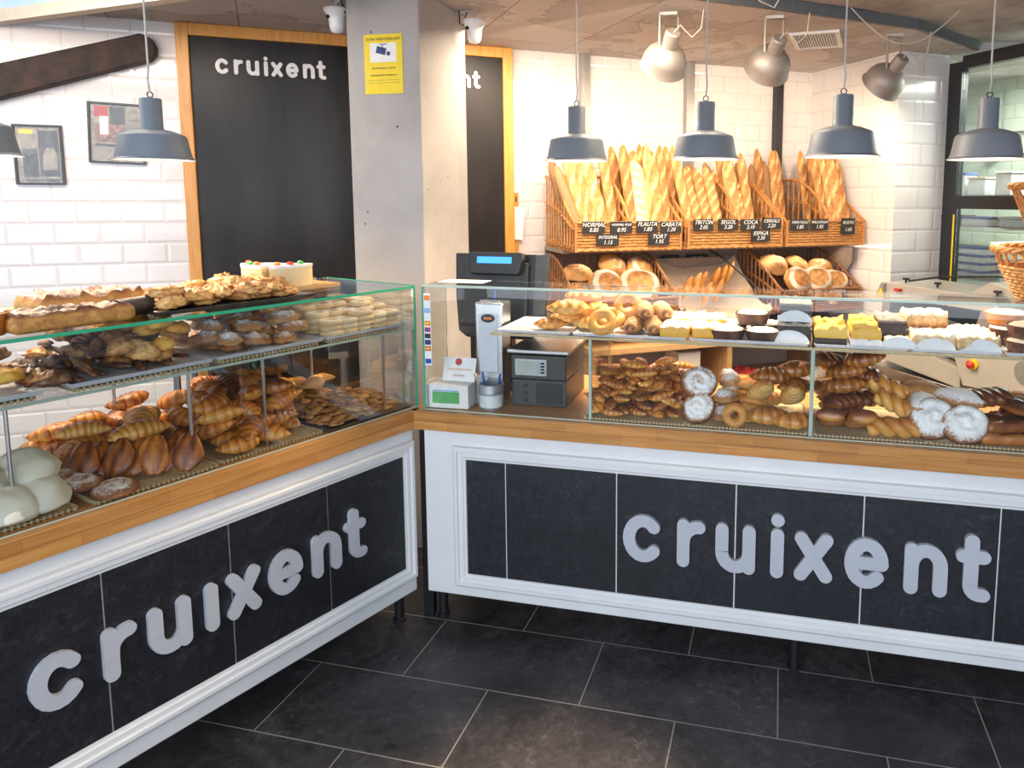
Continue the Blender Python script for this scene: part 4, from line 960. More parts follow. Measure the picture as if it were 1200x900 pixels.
# sugared rings in stacks
gk = 'sugared ring biscuits stacked on the left case shelf'
for i in range(5):
    for j in range(5):
        n = 3 + (j > 0) + (random.random() < .4)
        for k in range(n):
            put('sugarring', 'ring_biscuit', 'sugared ring biscuit, %s of its stack, %s row, %s' % (('lowest', 'second', 'third', 'fourth', 'fifth', 'sixth')[k], ('front', 'second', 'third', 'fourth', 'rear')[j], ('corner end', 'next to the corner end', 'middle of the tray', 'near the floured rolls', 'against the floured rolls')[i]), 'biscuit', FL, .03 + i * .059 + random.uniform(-.004, .004), -.075 - j * .068 + random.uniform(-.006, .006), ZS + k * .0172, random.uniform(0, 6), s=random.uniform(.92, 1.02), group=gk)
hp = Heap(FL, .33, .65, -.39, -.045, ZS)
hp.drop('rock', 'floured_rock_cake', lambda x, y, dz: 'rough sugar dusted rock cake in the %s layer, %s' % ('lower' if dz < .02 else 'upper', 'front' if y > -.14 else 'behind'), 'cake', .043, .03, .036, 20, lambda x, y: -.02 if y < -.2 else .05, 12, .2, 'sugar dusted rock cakes')
hp.drop('longroll', 'finger_roll', lambda x, y, dz: 'smooth golden finger roll, %s layer behind the rock cakes, %s' % ('lower' if dz < .03 else 'upper', 'ring side' if x < .48 else 'almond side'), 'roll', .05, .021, .03, 22, lambda x, y: .12 if y < -.18 else -.1, 12, .2, 'smooth finger rolls on the left case shelf')
hp = Heap(FL, .68, 1.0, -.39, -.045, ZS)
hp.drop(['florentine', 'florentine', 'chocbite', 'nutpastry'], 'almond_finger', lambda x, y, dz: 'dark flaky almond and chocolate pastry, %s layer, %s' % ('lower' if dz < .02 else 'middle' if dz < .04 else 'upper', 'near the glass' if y > -.18 else 'far from the glass'), 'pastry', .06, .025, .022, 50, lambda x, y: .05 * min(1, -y / .25), 12, .3, 'dark almond pastries on the shelf tray', rzf=lambda: random.uniform(-.5, .5) + PI * .45)
hp.drop('yellowbite', 'yellow_cake_piece', lambda x, y, dz: 'small yellow cake piece on the dark almond pastries, %s' % ('near the glass' if y > -.2 else 'far from the glass'), 'cake', .034, .026, .035, 8, lambda x, y: .1 if x < .78 else -.1, 12, .2, 'yellow cake pieces at the end of the almond tray')
hp = Heap(FL, 1.07, 1.39, -.39, -.045, ZS)
hp.drop('yellowbite', 'yellow_cake_piece', lambda x, y, dz: 'lumpy yellow cake piece at the left picture edge, %s layer' % ('lower' if dz < .025 else 'upper'), 'cake', .036, .028, .04, 22, lambda x, y: .03 if y > -.2 else 0, 12, .2, 'lumpy yellow cakes at the left edge')
hp.drop('chocbite', 'chocolate_crisp', lambda x, y, dz: 'dark chocolate crisp above the yellow cakes, %s' % ('near the glass' if y > -.2 else 'far from the glass'), 'pastry', .04, .032, .036, 12, None, 12, .2, 'dark chocolate crisps at the left edge')
for k, (x, y) in enumerate([(1.025, -.1), (1.035, -.16), (1.03, -.22), (1.02, -.3)]):
    put('chocbite', 'chocolate_crisp', 'dark crisp lying between the two shelf trays, %s from the glass' % ('first', 'second', 'third', 'fourth')[k], 'pastry', FL, x, y, 1.083 + .012, k, s=1.1)

# ---- LEFT CASE, on top of the glass
ZT = 1.236
put('strudel', 'nut_strudel', 'long nut covered strudel near the left glass edge', 'strudel', FL, .985, -.1, ZT, .05, s=.95, i=0, sz=1.0)
put('strudel', 'nut_strudel', 'sugared nut strudel behind the long strudel', 'strudel', FL, .89, -.245, ZT, .1, s=1.05, i=1, sz=1.15)
r = thing('swiss_roll', 'dark chocolate roll with a spiral yellow end on the glass top', 'cake', FL @ T(.835, -.105, ZT + .025) @ Rz(.35))
mkobj('roll_body', MB().tube([(-.05, 0, 0), (.05, 0, 0)], .025, 20), 'dark_cake', r)
sp = [(-.0515, math.cos(a) * (.003 + .0032 * a), math.sin(a) * (.003 + .0032 * a)) for a in [k * .35 for k in range(19)]]
se = mkobj('spiral_end', MB().tube([(-.053, 0, 0), (-.0502, 0, 0)], .0225, 20), 'bk_yellow', r); mkobj('spiral_line', MB().tube([(p[0] - .0012, p[1], p[2]) for p in sp], .0014, 6), 'bk_choc', se)
tart(1.15, -.1, 0, .055, .05, 'round pale cake at the left picture edge on the glass top', False, F=FL, zb=ZT)
tray(FL, .335, .8, -.36, -.045, ZT, 'dark_tray', 'dark wooden tray of nut pastries on the left glass top', .01)
hp = Heap(FL, .35, .785, -.35, -.055, ZT + .005)
hp.drop('nutpastry', 'nut_pastry', lambda x, y, dz: 'knobbly golden nut pastry, %s %s on the dark tray' % ('front' if y > -.15 else 'middle' if y > -.25 else 'rear', 'beside the strudels' if x > .62 else 'in the middle' if x > .48 else 'beside the cake'), 'pastry', .042, .027, .022, 44, lambda x, y: 0, 16, .15, 'nut pastries on the dark tray', scl=(.75, .9))
board = thing('cake_board', 'pale wooden board under the iced cake', 'board', FL @ T(.22, -.33, ZT)); mkobj('board_slab', MB().box(-.1, .13, -.14, .12, 0, .012), 'shelf_wood', board, smooth=False)
for k, (a0, a1, lb, dx) in enumerate([(100, 178, 'left half of the white iced layer cake with orange fruit', .012), (2, 80, 'right half of the white iced layer cake with candied fruit', -.01)]):
    t = thing('layer_cake', lb, 'cake', FL @ T(.26 + dx, -.35, ZT + .0125) @ Rz(-.9))
    n = 10; R = .125; H = .062
    ring = [(0, 0)] + [(R * math.cos(math.radians(a0 + (a1 - a0) * i / n)), R * math.sin(math.radians(a0 + (a1 - a0) * i / n))) for i in range(n + 1)]; m_ = len(ring)
    def wedge(z0, z1, s=1):
        mb = MB(); mb.add([(x * s, y * s, z) for z in (z0, z1) for x, y in ring], [tuple(range(m_ - 1, -1, -1)), tuple(range(m_, 2 * m_))] + [(i, (i + 1) % m_, (i + 1) % m_ + m_, i + m_) for i in range(m_)]); return mb
    mkobj('sponge_layers', wedge(0, H, .985), 'bk_pale', t, smooth=False); mkobj('icing', wedge(H + .0003, H + .01), 'icing', t, smooth=False)
    for q in range(3):
        a = math.radians(a0 + 12 + 24 * q); mkobj('candied_fruit', blob(.011, .011, .009, q, .2), ('fruit_orange', 'red', 'green_card')[(q + k) % 3], t, M=T(.1 * math.cos(a), .1 * math.sin(a), H + .009))
for k, (x, y) in enumerate([(.1, -.1), (.06, -.2), (.09, -.3)]):
    pass

# ------------------------------------------------------------------ till area on the right counter
mon = thing('pos_monitor', 'black point of sale monitor seen from behind with blue customer display', 'monitor', FR @ T(.155, .36, .801))
tl = T(0, 0, .36) @ Rx(math.radians(-10))
mkobj('housing', MB().prism([(-.195, .165), (.195, .165), (.185, -.10), (.13, -.165), (-.13, -.165), (-.165, -.14), (-.185, .0)], -.015, .02, M=tl), 'dark_plastic', mon, smooth=False, bevel=.006)
mkobj('back_cover', MB().prism([(-.15, .13), (.12, .13), (.12, -.12), (-.15, -.12)], -.035, -.0152, M=tl), 'dark_plastic', mon, smooth=False, bevel=.008)
mkobj('housing_rim', MB().prism([(.14, .16), (.197, .168), (.187, -.10), (.14, -.15)], -.024, -.0153, M=tl), 'grey_plastic', mon, smooth=False, bevel=.003)
cdp = mkobj('customer_display', MB().prism([(-.11, .165), (.10, .165), (.11, .14), (.09, .08), (-.1, .08), (-.115, .14)], -.075, -.036, M=tl), 'dark_plastic', mon, smooth=False, bevel=.004)
mkobj('blue_screen', MB().box(-.075, .065, -.078, -.0755, .122, .147, M=tl), 'lcd_blue', cdp, smooth=False)
mkobj('neck', MB().prism([(-.05, 0), (.05, 0), (.035, .26), (-.035, .26)], .0, .05), 'dark_plastic', mon, smooth=False, bevel=.004)
mkobj('base', MB().box(-.11, .11, -.06, .12, 0, .02), 'dark_plastic', mon, smooth=False, bevel=.005)
dsp = thing('straw_dispenser', 'tall brushed steel dispenser with an oval badge beside the till', 'dispenser', FR @ T(.205, .15, .801))
mkobj('body', MB().prism([(-.05, 0), (.052, 0), (.052, .2), (.055, .37), (-.052, .37), (-.05, .2)], -.04, .045), 'steel', dsp, smooth=False, bevel=.006)
mkobj('front_channel', MB().prism([(-.034, .12), (.034, .12), (.036, .33), (-.036, .33)], -.0425, -.0405), 'enamel', dsp, smooth=False)
mkobj('lower_lip', MB().prism([(-.045, .0), (.045, .0), (.042, .11), (-.042, .11)], -.058, -.0405), 'tin', dsp, smooth=False, bevel=.004)
mb = MB().lathe([(.0, -.0426), (.018, -.0426), (.018, -.0445), (0, -.0445)], 20); 
bdg = mkobj('badge', MB().lathe([(0, .0), (.026, .0), (.026, .002), (0, .002)], 24, M=T(0, -.0427, .315) @ Rx(PI / 2) @ Matrix.Diagonal((1, .6, 1, 1))), 'black', dsp)
mkobj('badge_mark', MB().box(-.015, .015, -.0462, -.045, .311, .319), 'orange', bdg, smooth=False)
mb = MB()
for k in range(8): mb.tube([(-.035 + k * .01, -.02, .37), (-.035 + k * .01, -.02, .378)], .003, 6)
mkobj('top_pins', mb, 'steel', dsp)
tag(mkobj('drinking_straw', MB().tube([(.208, .16, 1.172), (.207, .17, 1.222)], .004, 8), 'blue'), 'single blue straw standing out of the steel dispenser', 'straw')
scl = thing('weighing_scale', 'dark grey shop scale with steel plate and small display', 'scale', FR @ T(.385, .26, .801) @ Rz(.03))
mkobj('lower_housing', MB().prism([(-.102, 0), (.1, 0), (.1, .095), (-.102, .095)], -.135, .14), 'grey_plastic', scl, smooth=False, bevel=.004)
mkobj('upper_housing', MB().prism([(-.104, .097), (.1, .097), (.1, .185), (-.104, .185)], -.138, .14), 'grey_plastic', scl, smooth=False, bevel=.005)
mkobj('weighing_plate', MB().box(-.118, .11, -.14, .145, .19, .204), 'steel', scl, smooth=False, bevel=.004)
dbz = mkobj('display_bezel', MB().box(-.088, .03, -.142, -.1385, .112, .172), 'tin', scl, smooth=False, bevel=.002)
mkobj('display', MB().box(-.08, .002, -.1445, -.1422, .12, .165), 'lcd_grey', dbz, smooth=False)
mb = MB()
for k in range(4): mb.box(.008, .023, -.1445, -.1422, .122 + k * .011, .129 + k * .011)
mkobj('keys', mb, 'dark_plastic', dbz, smooth=False)
mkobj('side_panel', MB().box(-.01, .085, -.139, -.1352, .01, .085), 'dark_plastic', scl, smooth=False, bevel=.002)
for k in range(3): mkobj('socket', MB().lathe([(0, 0), (.009, 0), (.009, .003), (0, .003)], 12, M=T(-.05, -.1354, .02 + k * .026) @ Rx(PI / 2)), 'dark_plastic', scl)
wb = thing('card_box', 'small white box with a green printed front in the case corner', 'box', FR @ T(.078, .075, .801) @ Rz(.05))
mkobj('box_body', MB().box(-.078, .078, -.05, .05, 0, .085), 'paper', wb, smooth=False, bevel=.002)
mkobj('green_print', MB().box(-.055, .045, -.0515, -.0502, .018, .06), 'green_card', wb, smooth=False); mkobj('print_line', MB().box(-.052, .042, -.052, -.0503, .062, .066), 'sky_blue', wb, smooth=False)
mkobj('print_title', textmesh('DNI', .014), 'paper', wb, smooth=False, M=T(-.01, -.0522, .046) @ STAND) if False else None
ch = thing('card_holder', 'white leaning card with a red chef figure standing on the white box', 'card', FR @ T(.1, .08, .8865) @ Rx(math.radians(-14)))
mkobj('card_sheet', MB().box(-.062, .062, -.002, .002, 0, .085), 'paper', ch, smooth=False)
mkobj('printed_cap', MB().lathe([(0, 0), (.013, 0), (.013, .001), (0, .001)], 16, M=T(-.005, -.0022, .07) @ Rx(PI / 2)), 'print_red', ch)
mkobj('printed_text', textmesh('TIQUETS RESTAURANT', .0092), 'orange', ch, smooth=False, M=T(0, -.0026, .042) @ STAND); mkobj('printed_text', textmesh('ACCEPTEM', .009), 'print_red', ch, smooth=False, M=T(0, -.0026, .02) @ STAND)
tin = thing('tin_cup', 'shiny tin cup holding pens by the glass', 'cup', FR @ T(.232, .062, .801))
mkobj('cup_body', MB().lathe([(.0, .0), (.037, 0), (.041, .03), (.042, .06), (.045, .062), (.044, .09), (.046, .092), (.044, .094), (.040, .09), (.036, .004), (0, .004)], 28), 'tin', tin)
mkobj('label_band', MB().lathe([(.0422, .012), (.0424, .055)], 28, cap=False), 'box_clear', tin)
for k, (dx, dy, l, mt) in enumerate([(-.03, 0, .12, 'blue'), (.028, .01, .115, 'blue')]):
    tag(mkobj('blue_pen', MB().tube([(.232 + dx * .5, .062 + dy, .807), (.232 + dx * 1.1, .064 + dy, .81 + l)], .004, 8), mt), 'blue pen in the tin cup, %s' % ('nearer the white box', 'nearer the scale')[k], 'pen')
tag(mkobj('long_stirrer', MB().tube([(.225, .055, .807), (.175, .045, .925)], .0025, 8), 'kraft'), 'long thin brown stick leaning out of the tin cup', 'stick')
tag(mkobj('receipt_slip', MB().box(.03, .2, .07, .16, 1.2448, 1.246), 'paper', smooth=False), 'white paper slip lying on the glass top by the till', 'paper')

# ------------------------------------------------------------------ column fittings
ys = thing('warning_sign', 'yellow video surveillance notice on the concrete column', 'sign', FR @ T(-.402, .4985, 2.09) @ STAND)
mkobj('sheet', MB().box(-.087, .087, -.12, .12, 0, .001), 'yellow_sign', ys, smooth=False)
pf = mkobj('picture_field', MB().box(-.06, .06, .008, .085, .001, .0015), 'paper', ys, smooth=False)
cam = MB().box(-.032, .012, -.01, .018, .0015, .002, M=T(0, .048, 0) @ Rz(-.25)).box(.014, .03, -.006, .01, .0015, .002, M=T(.002, .045, 0) @ Rz(-.25)).box(-.004, 0, .055, .08, .0015, .002).box(-.018, .018, .078, .081, .0015, .002)
mkobj('camera_symbol', cam, 'deep_blue', pf, smooth=False)
mkobj('title_text', textmesh('ZONA VIDEOVIGILADA', .0148), 'black', ys, smooth=False, M=T(0, .1, .0014)); mkobj('body_text', textmesh('LEY ORGANICA 15/1999', .010), 'black', ys, smooth=False, M=T(0, -.017, .0014))
mkobj('body_text', textmesh('PUEDE EJERCITAR SUS DERECHOS', .0078), 'black', ys, smooth=False, M=T(0, -.045, .0014)); mkobj('rule_lines', MB().box(-.075, .075, -.0655, -.0645, .001, .0014).box(-.075, .075, -.0755, -.0745, .001, .0014), 'black', ys, smooth=False)
def seccam(x, y, z, sx, lb):
    t = thing('security_camera', lb, 'camera', FR @ T(x, y, z))
    hs = mkobj('housing', MB().lathe([(0, .0), (.03, 0), (.05, -.006), (.053, -.015), (.048, -.022), (.035, -.04), (.032, -.06), (.03, -.085), (.024, -.1), (.012, -.108), (0, -.11)], 24), 'white_plastic', t)
    mkobj('lens', MB().lathe([(0, 0), (.008, 0), (.008, .006), (0, .006)], 12, M=T(-.02 * 1, -.03, -.045) @ Rx(PI / 2 - .3)), 'black', hs)
    mkobj('arm', MB().tube([(0, 0, .0), (0, 0, .02), (sx * .03, 0, .035), (sx * .078, 0, .03)], .008, 8), 'cable', t)
    mkobj('wire', MB().tube([(sx * .03, -.01, .03), (sx * .05, -.012, -.03), (sx * .065, -.01, -.02), (sx * .07, -.008, .05), (sx * .06, -.005, .09)], .003, 6), 'black', t)
seccam(-.652, .56, 2.345, 1, 'white dome security camera left of the column'); seccam(-.155, .86, 2.34, -1, 'white dome security camera right of the column')

# ------------------------------------------------------------------ pendant lamps and spots
def copytree(o):
    c = o.copy(); COL.objects.link(c)
    for ch in o.children:
        k = ch.copy(); COL.objects.link(k); k.parent = c
    return c
def pendant(M, label):
    t = thing('pendant_lamp', label, 'lamp', M, 'grey pendant lamps over the counters')
    mkobj('shade', MB().lathe([(.121, .0), (.123, .001), (.121, .003), (.114, .007), (.109, .02), (.099, .075), (.094, .082), (.06, .095), (.034, .101)], 40, cap=False), 'lamp_grey', t)
    mkobj('shade_lining', MB().lathe([(.1208, .0001), (.112, .004), (.107, .02), (.0965, .0735), (.089, .079), (.057, .0905), (.0, .092)], 40, cap=False), 'lamp_inner_glow', t)
    nk = mkobj('neck', MB().lathe([(0, .1), (.034, .1), (.034, .104), (.0325, .106), (.0325, .196), (.03, .2), (0, .2)], 28), 'lamp_grey', t)
    mkobj('hook', MB().tube([(.009 * math.cos(a), 0, .212 + .009 * math.sin(a)) for a in [k * PI / 6 for k in range(12)]], .002, 6, True), 'black', nk)
    mkobj('bulb', MB().lathe([(0, .03), (.018, .036), (.026, .05), (.02, .065), (.012, .077), (0, .082)], 16), 'bulb', t)
    h = CZ + (.045 if False else 0) - M.translation.z
    cb_ = mkobj('cable', MB().tube([(0, 0, .22), (.004, 0, .26), (.0, 0, .3), (0, 0, h)], .0032, 6), 'cable', t)
    mkobj('ceiling_rose', MB().lathe([(0, h - .02), (.03, h - .018), (.036, h - .001), (0, h - .001)], 20), 'white_plastic', cb_)
    l = bpy.data.lights.new('pendant_light', 'SPOT'); l.energy = PEND; l.color = (1, .77, .52); l.spot_size = math.radians(155); l.spot_blend = .5; l.shadow_soft_size = .04
    lo = bpy.data.objects.new('lamp_light', l); COL.objects.link(lo); lo.matrix_world = M @ T(0, 0, .008); return t
PEND = 30
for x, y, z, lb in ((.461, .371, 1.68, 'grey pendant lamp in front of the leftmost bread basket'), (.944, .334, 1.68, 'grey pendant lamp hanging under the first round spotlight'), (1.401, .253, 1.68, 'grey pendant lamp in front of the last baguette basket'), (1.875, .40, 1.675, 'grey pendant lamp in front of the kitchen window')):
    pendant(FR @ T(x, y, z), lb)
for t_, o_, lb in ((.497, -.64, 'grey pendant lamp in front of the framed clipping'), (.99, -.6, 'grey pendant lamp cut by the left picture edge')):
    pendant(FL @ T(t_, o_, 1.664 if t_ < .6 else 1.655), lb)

def spotlamp(x, y, z, target, label, energy=24, size=92):
    pos = Vector((x, y, z)); d = (Vector(target) - pos).normalized(); q = d.to_track_quat('-Z', 'Y').to_matrix().to_4x4()
    t = thing('ceiling_spotlight', label, 'lamp', T(x, y, z), 'round spotlights under the ceiling')
    mkobj('shade', MB().lathe([(.107, -.02), (.11, -.018), (.108, -.012), (.103, -.005), (.102, .03), (.09, .06), (.068, .085), (.038, .1), (.037, .098), (.066, .082), (.087, .058), (.099, .03), (.1, -.005), (.105, -.018)], 36, M=q, cap=False), 'spot_grey', t)
    mkobj('neck', MB().lathe([(.0, .095), (.037, .095), (.036, .17), (.03, .175), (0, .172)], 24, M=q), 'spot_grey', t)
    mkobj('bulb', MB().lathe([(0, .0), (.03, .01), (.04, .03), (.03, .06), (0, .08)], 16, M=q), 'bulb', t)
    h = CZ - z; side = (q @ Vector((1, 0, 0))); side.z = 0; side.normalize()
    pv = q @ Vector((0, 0, .09))
    a = Vector((pv.x, pv.y, pv.z)) + side * .045; b = Vector((pv.x, pv.y, pv.z)) - side * .045
    mkobj('bracket', MB().tube([a, a + Vector((0, 0, .05)), (a.x, a.y, h - .015), (b.x, b.y, h - .015), b + Vector((0, 0, .05)), b], .006, 6), 'spot_grey', t)
    mkobj('mounting_plate', MB().box(-.04, .04, -.02, .02, h - .014, h - .001, M=T(pv.x, pv.y, 0)), 'cable', t, smooth=False)
    n = q @ Vector((0, 0, .17)); mkobj('cord', MB().tube([n, n + Vector((.03, 0, .03)), n + Vector((.08, .02, -.02)), n + Vector((.12, .03, .02)), (n.x + .13, n.y + .03, h)], .003, 6), 'cable', t)
    l = bpy.data.lights.new('spot_light', 'SPOT'); l.energy = energy; l.color = (1, .78, .55); l.spot_size = math.radians(size * 1.5); l.spot_blend = .6; l.shadow_soft_size = .03
    lo = bpy.data.objects.new('spotlight_beam', l); COL.objects.link(lo); lo.matrix_world = T(*(pos + d * .03)) @ q
def wpt(s, off, z): return tuple(FW @ Vector((s, -off, z)))
spotlamp(.66, 1.15, 2.16, wpt(.15, .35, 1.5), 'round metal spotlight nearest the left of the spot row')
spotlamp(1.13, 1.33, 2.16, wpt(.75, .3, 1.5), 'round metal spotlight beside the ceiling vent')
spotlamp(1.71, 1.83, 2.14, wpt(1.3, .3, 1.5), 'round metal spotlight in front of the right tiled wall')

# loose cable under the ceiling
mkl = MB().tube([(1.05, .9, 2.42), (1.1, .95, 2.37), (1.16, .99, 2.35), (1.2, 1.0, 2.42)], .003, 6)
tag(mkobj('hanging_cord', mkl, 'cable'), 'short loop of beige cord hanging from the ceiling edge', 'cord')
mkl = MB().tube([(1.5 + .5 * k / 12, 1.35 + .15 * k / 12, 2.42 - .16 * math.sin(PI * k / 12)) for k in range(13)], .003, 6)
tag(mkobj('hanging_cord', mkl, 'cable'), 'long drooping beige cord above the last spotlight', 'cord')

# ------------------------------------------------------------------ back counter and baskets (wall frame)
bc = thing('back_counter', 'open wooden back counter with shelves below the bread baskets', 'counter', FW)
mkobj('top_board', MB().box(-.13, 1.66, -.655, -.06, .715, .75), 'shelf_wood', bc, smooth=False, bevel=.003)
for x in (-.12, .70, 1.5): mkobj('side_board', MB().box(x, x + .03, -.64, -.06, 0, .714), 'shelf_wood', bc, smooth=False)
mkobj('back_board', MB().box(-.09, 1.5, -.08, -.06, 0, .714), 'white_paint', bc, smooth=False)
mkobj('shelf_board', MB().box(-.0895, .6995, -.63, -.081, .42, .44).box(.7305, 1.4995, -.63, -.081, .42, .44), 'shelf_wood', bc, smooth=False)
def bag(x, y, z, w, d, h, mat, lb, seed):
    mb = slabcake(w, d, h, seed, .02, None, 0, 14, 10, 4); o = mkobj('paper_bag', mb, mat, None, M=FW @ T(x, -y, z) @ Rz(.1 * seed)); tag(o, lb, 'bag')
bag(.98, .5, .4405, .3, .2, .05, 'paper', 'crumpled white paper bags on the back counter shelf', 1)
bag(.88, .52, .493, .14, .18, .035, 'print_red', 'red printed bag on the crumpled white bags', 2)
bag(1.3, .5, .4405, .26, .2, .06, 'white_plastic', 'folded white bag at the right of the lower shelf', 3)
for k in range(2):
    tag(mkobj('paper_stack', MB().box(.74, .84, -.6, -.4, .441 + k * .036, .475 + k * .036), 'kraft', None, M=FW, smooth=False, bevel=.002), 'flat stack of brown paper, %s one, on the lower shelf' % ('lower', 'upper')[k], 'paper')
tag(mkobj('white_box', MB().box(.42, .56, -.58, -.4, .441, .68), 'paper', None, M=FW, smooth=False, bevel=.003), 'white carton standing under the back counter', 'box')

rk = thing('bread_rack', 'brown panelled wall rack carrying the bread baskets', 'rack', FW)
mkobj('shelf_board', MB().box(-.2, 1.66, -.4, -.055, 1.24, 1.262), 'rack_brown', rk, smooth=False)
mkobj('shelf_board', MB().box(-.2, .45, -.5, -.055, .85, .868).box(1.05, 1.66, -.5, -.055, .85, .868), 'rack_brown', rk, smooth=False)
mkobj('side_panel', MB().prism([(-.055, .751), (-.28, .751), (-.34, .95), (-.5, 1.15), (-.5, 1.239), (-.055, 1.239)], 1.665, 1.68, M=Matrix(((0, 1, 0, 0), (1, 0, 0, 0), (0, 0, 1, 0), (0, 0, 0, 1)))), 'rack_brown', rk, smooth=False)
mkobj('back_panel', MB().box(-.2, 1.66, -.055, -.051, .86, 1.239), 'rack_brown', rk, smooth=False)

def weave_panel(w, h, nst, nrow, amp=.004, thick=.003):
    """woven panel in local XZ, strands bulging along -Y alternately around upright stakes"""
    nx = nst * 4; nz = nrow * 3; vs = []; fs = []
    for j in range(nz + 1):
        row = j / 3; fr = row - math.floor(row); r = int(math.floor(row)); prof = math.sin(PI * fr) ** .7 if 0 < fr < 1 else 0
        for i in range(nx + 1):
            ph = (i / nx) * nst * PI + (r % 2) * PI; vs.append((w * i / nx, -(thick * .3 + thick * prof + amp * prof * (.5 + .5 * math.sin(ph))), h * j / nz))
    for j in range(nz):
        for i in range(nx): a = j * (nx + 1) + i; fs.append((a, a + 1, a + nx + 2, a + nx + 1))
    m_ = MB().add(vs, fs); m_.box(0, w, -.001, .003, 0, h); return m_
def basket(s0, s1, z, hf, hb, depth, label, off=.6, mat='wicker', group='wicker bread baskets on the wall rack', div=0):
    w = s1 - s0; t = thing('bread_basket', label, 'basket', FW @ T(s0, -off, z), group)
    mkobj('front_panel', weave_panel(w, hf - .01, 14, 9), mat, t, M=T(0, 0, .005))
    mkobj('base', MB().box(.002, w - .002, .0035, depth, .0, .01), mat, t, smooth=False)
    def topz(v): return hf + (hb - hf) * (math.sin(v * PI / 2) ** 1.15)
    for x in (0, w):
        mb = MB(); n = 11
        for k in range(n): v = (k + .5) / n; y = depth * v; mb.tube([(x, y, 0), (x, y, topz(v))], .005, 6)
        for zz in (.018, .032, .5, .55):
            zr = zz if zz < .1 else None; pts = []
            for k in range(23):
                v = k / 22; y = depth * v; z1 = zr if zr else hf * .5 + (topz(v) - hf * .5) * (zz - .0) ; pts.append((x + .005 * (-1) ** k * (1 if zz in (.018, .5) else -1), y, z1))
            mb.tube(pts, .004, 5)
        mkobj('side_panel', mb, mat, t)
    mb = MB(); n = 15
    for k in range(n): x = w * (k + .5) / n; mb.tube([(x, depth, 0), (x, depth, hb)], .0045, 6)
    for zz in (.03, .05, hb * .5, hb * .53):
        mb.tube([(w * k / 30, depth + .005 * (-1) ** k, zz) for k in range(31)], .004, 5)
    mkobj('back_panel', mb, mat, t)
    rim = [(0, 0, hf), (w, 0, hf)]; right = [(w, depth * k / 12, topz(k / 12)) for k in range(1, 13)]; left = [(0, depth * k / 12, topz(k / 12)) for k in range(12, 0, -1)]
    loop = [(w * k / 20, -.003, hf) for k in range(21)] + right + [(w * k / 8, depth, hb) for k in range(7, 0, -1)] + left
    mb = MB()
    for ph in (0, PI * 2 / 3, PI * 4 / 3):
        pts = []
        for k, p in enumerate(loop): a = k * 1.1 + ph; pts.append((p[0], p[1] + .0045 * math.cos(a), p[2] + .0045 * math.sin(a)))
        mb.tube(pts, .0055, 6, True)
    mkobj('rim', mb, mat, t)
    mb = MB()
    for ph in (0, PI): mb.tube([(w * k / 40, -.006 + .003 * math.cos(k + ph), .006 + .003 * math.sin(k + ph)) for k in range(41)], .005, 6)
    for x in (0.006, w - .006): mb.tube([(x, -.006, 0), (x, -.006, hf)], .008, 6)
    mkobj('edge_braid', mb, mat, t)
    if div:
        x = w * div; mb = MB(); n = 9; tz = lambda v: hf + (hb - hf) * (math.sin(min(1, v * 1.25) * PI / 2) ** .8)
        for k in range(n): v = (k + .5) / n; mb.tube([(x, depth * v, .01), (x, depth * v, tz(v))], .0045, 6)
        for q in (.55, .6): mb.tube([(x + .005 * (-1) ** k, depth * k / 18, hf * .6 + (tz(k / 18) - hf * .6) * q) for k in range(19)], .004, 5)
        for ph in (0, 2.1, 4.2): mb.tube([(x + .0045 * math.cos(k * 1.1 + ph), depth * k / 16, tz(k / 16) + .0045 * math.sin(k * 1.1 + ph)) for k in range(17)], .0055, 6)
        mkobj('divider_panel', mb, mat, t)
    return t
BZ = 1.263
basket(-.2, .416, BZ, .15, .40, .52, 'wicker basket of baguettes at the left end of the upper rack', div=.5)
basket(.455, 1.07, BZ, .155, .40, .52, 'wicker basket in the middle of the upper rack', div=.54)
basket(1.095, 1.66, BZ, .145, .40, .52, 'wicker basket at the right end of the upper rack', div=.56)
basket(-.185, .40, .869, .13, .35, .5, 'wicker basket of round loaves on the lower rack at left', mat='wicker_dark')
basket(1.09, 1.655, .869, .13, .35, .5, 'wicker basket of floured loaves on the lower rack at right', mat='wicker_dark')

def stand_bread(key, s, off0, off1, L, lean, lb, group, name='baguette', cat='bread', zbase=BZ + .012, sroll=0, i=None, s_=1):
    """bread standing: bottom at (s,off0), top leaning back to off1"""
    z0 = zbase; dy = off0 - off1; dz = math.sqrt(max(.01, L * L - dy * dy - lean * lean))
    a = Vector((s, -off0, z0)); b = Vector((s + lean, -off1, z0 + dz)); d = (b - a).normalized()
    nrm = Vector((0, -1, 0)); nrm = (nrm - d * nrm.dot(d)).normalized(); y = nrm.cross(d)
    M = Matrix(((d.x, y.x, nrm.x, 0), (d.y, y.y, nrm.y, 0), (d.z, y.z, nrm.z, 0), (0, 0, 0, 1)))
    me = PM[key][(random.randrange(len(PM[key])) if i is None else i % len(PM[key]))]
    o = bpy.data.objects.new(name, me); COL.objects.link(o); c = (a + b) / 2
    o.matrix_world = FW @ T(*c) @ M @ Rx(sroll) @ Matrix.Diagonal((s_, s_, s_, 1)); tag(o, lb, cat, group)
ORD = ['first', 'second', 'third', 'fourth', 'fifth', 'sixth', 'seventh', 'eighth', 'ninth', 'tenth', 'eleventh', 'twelfth']
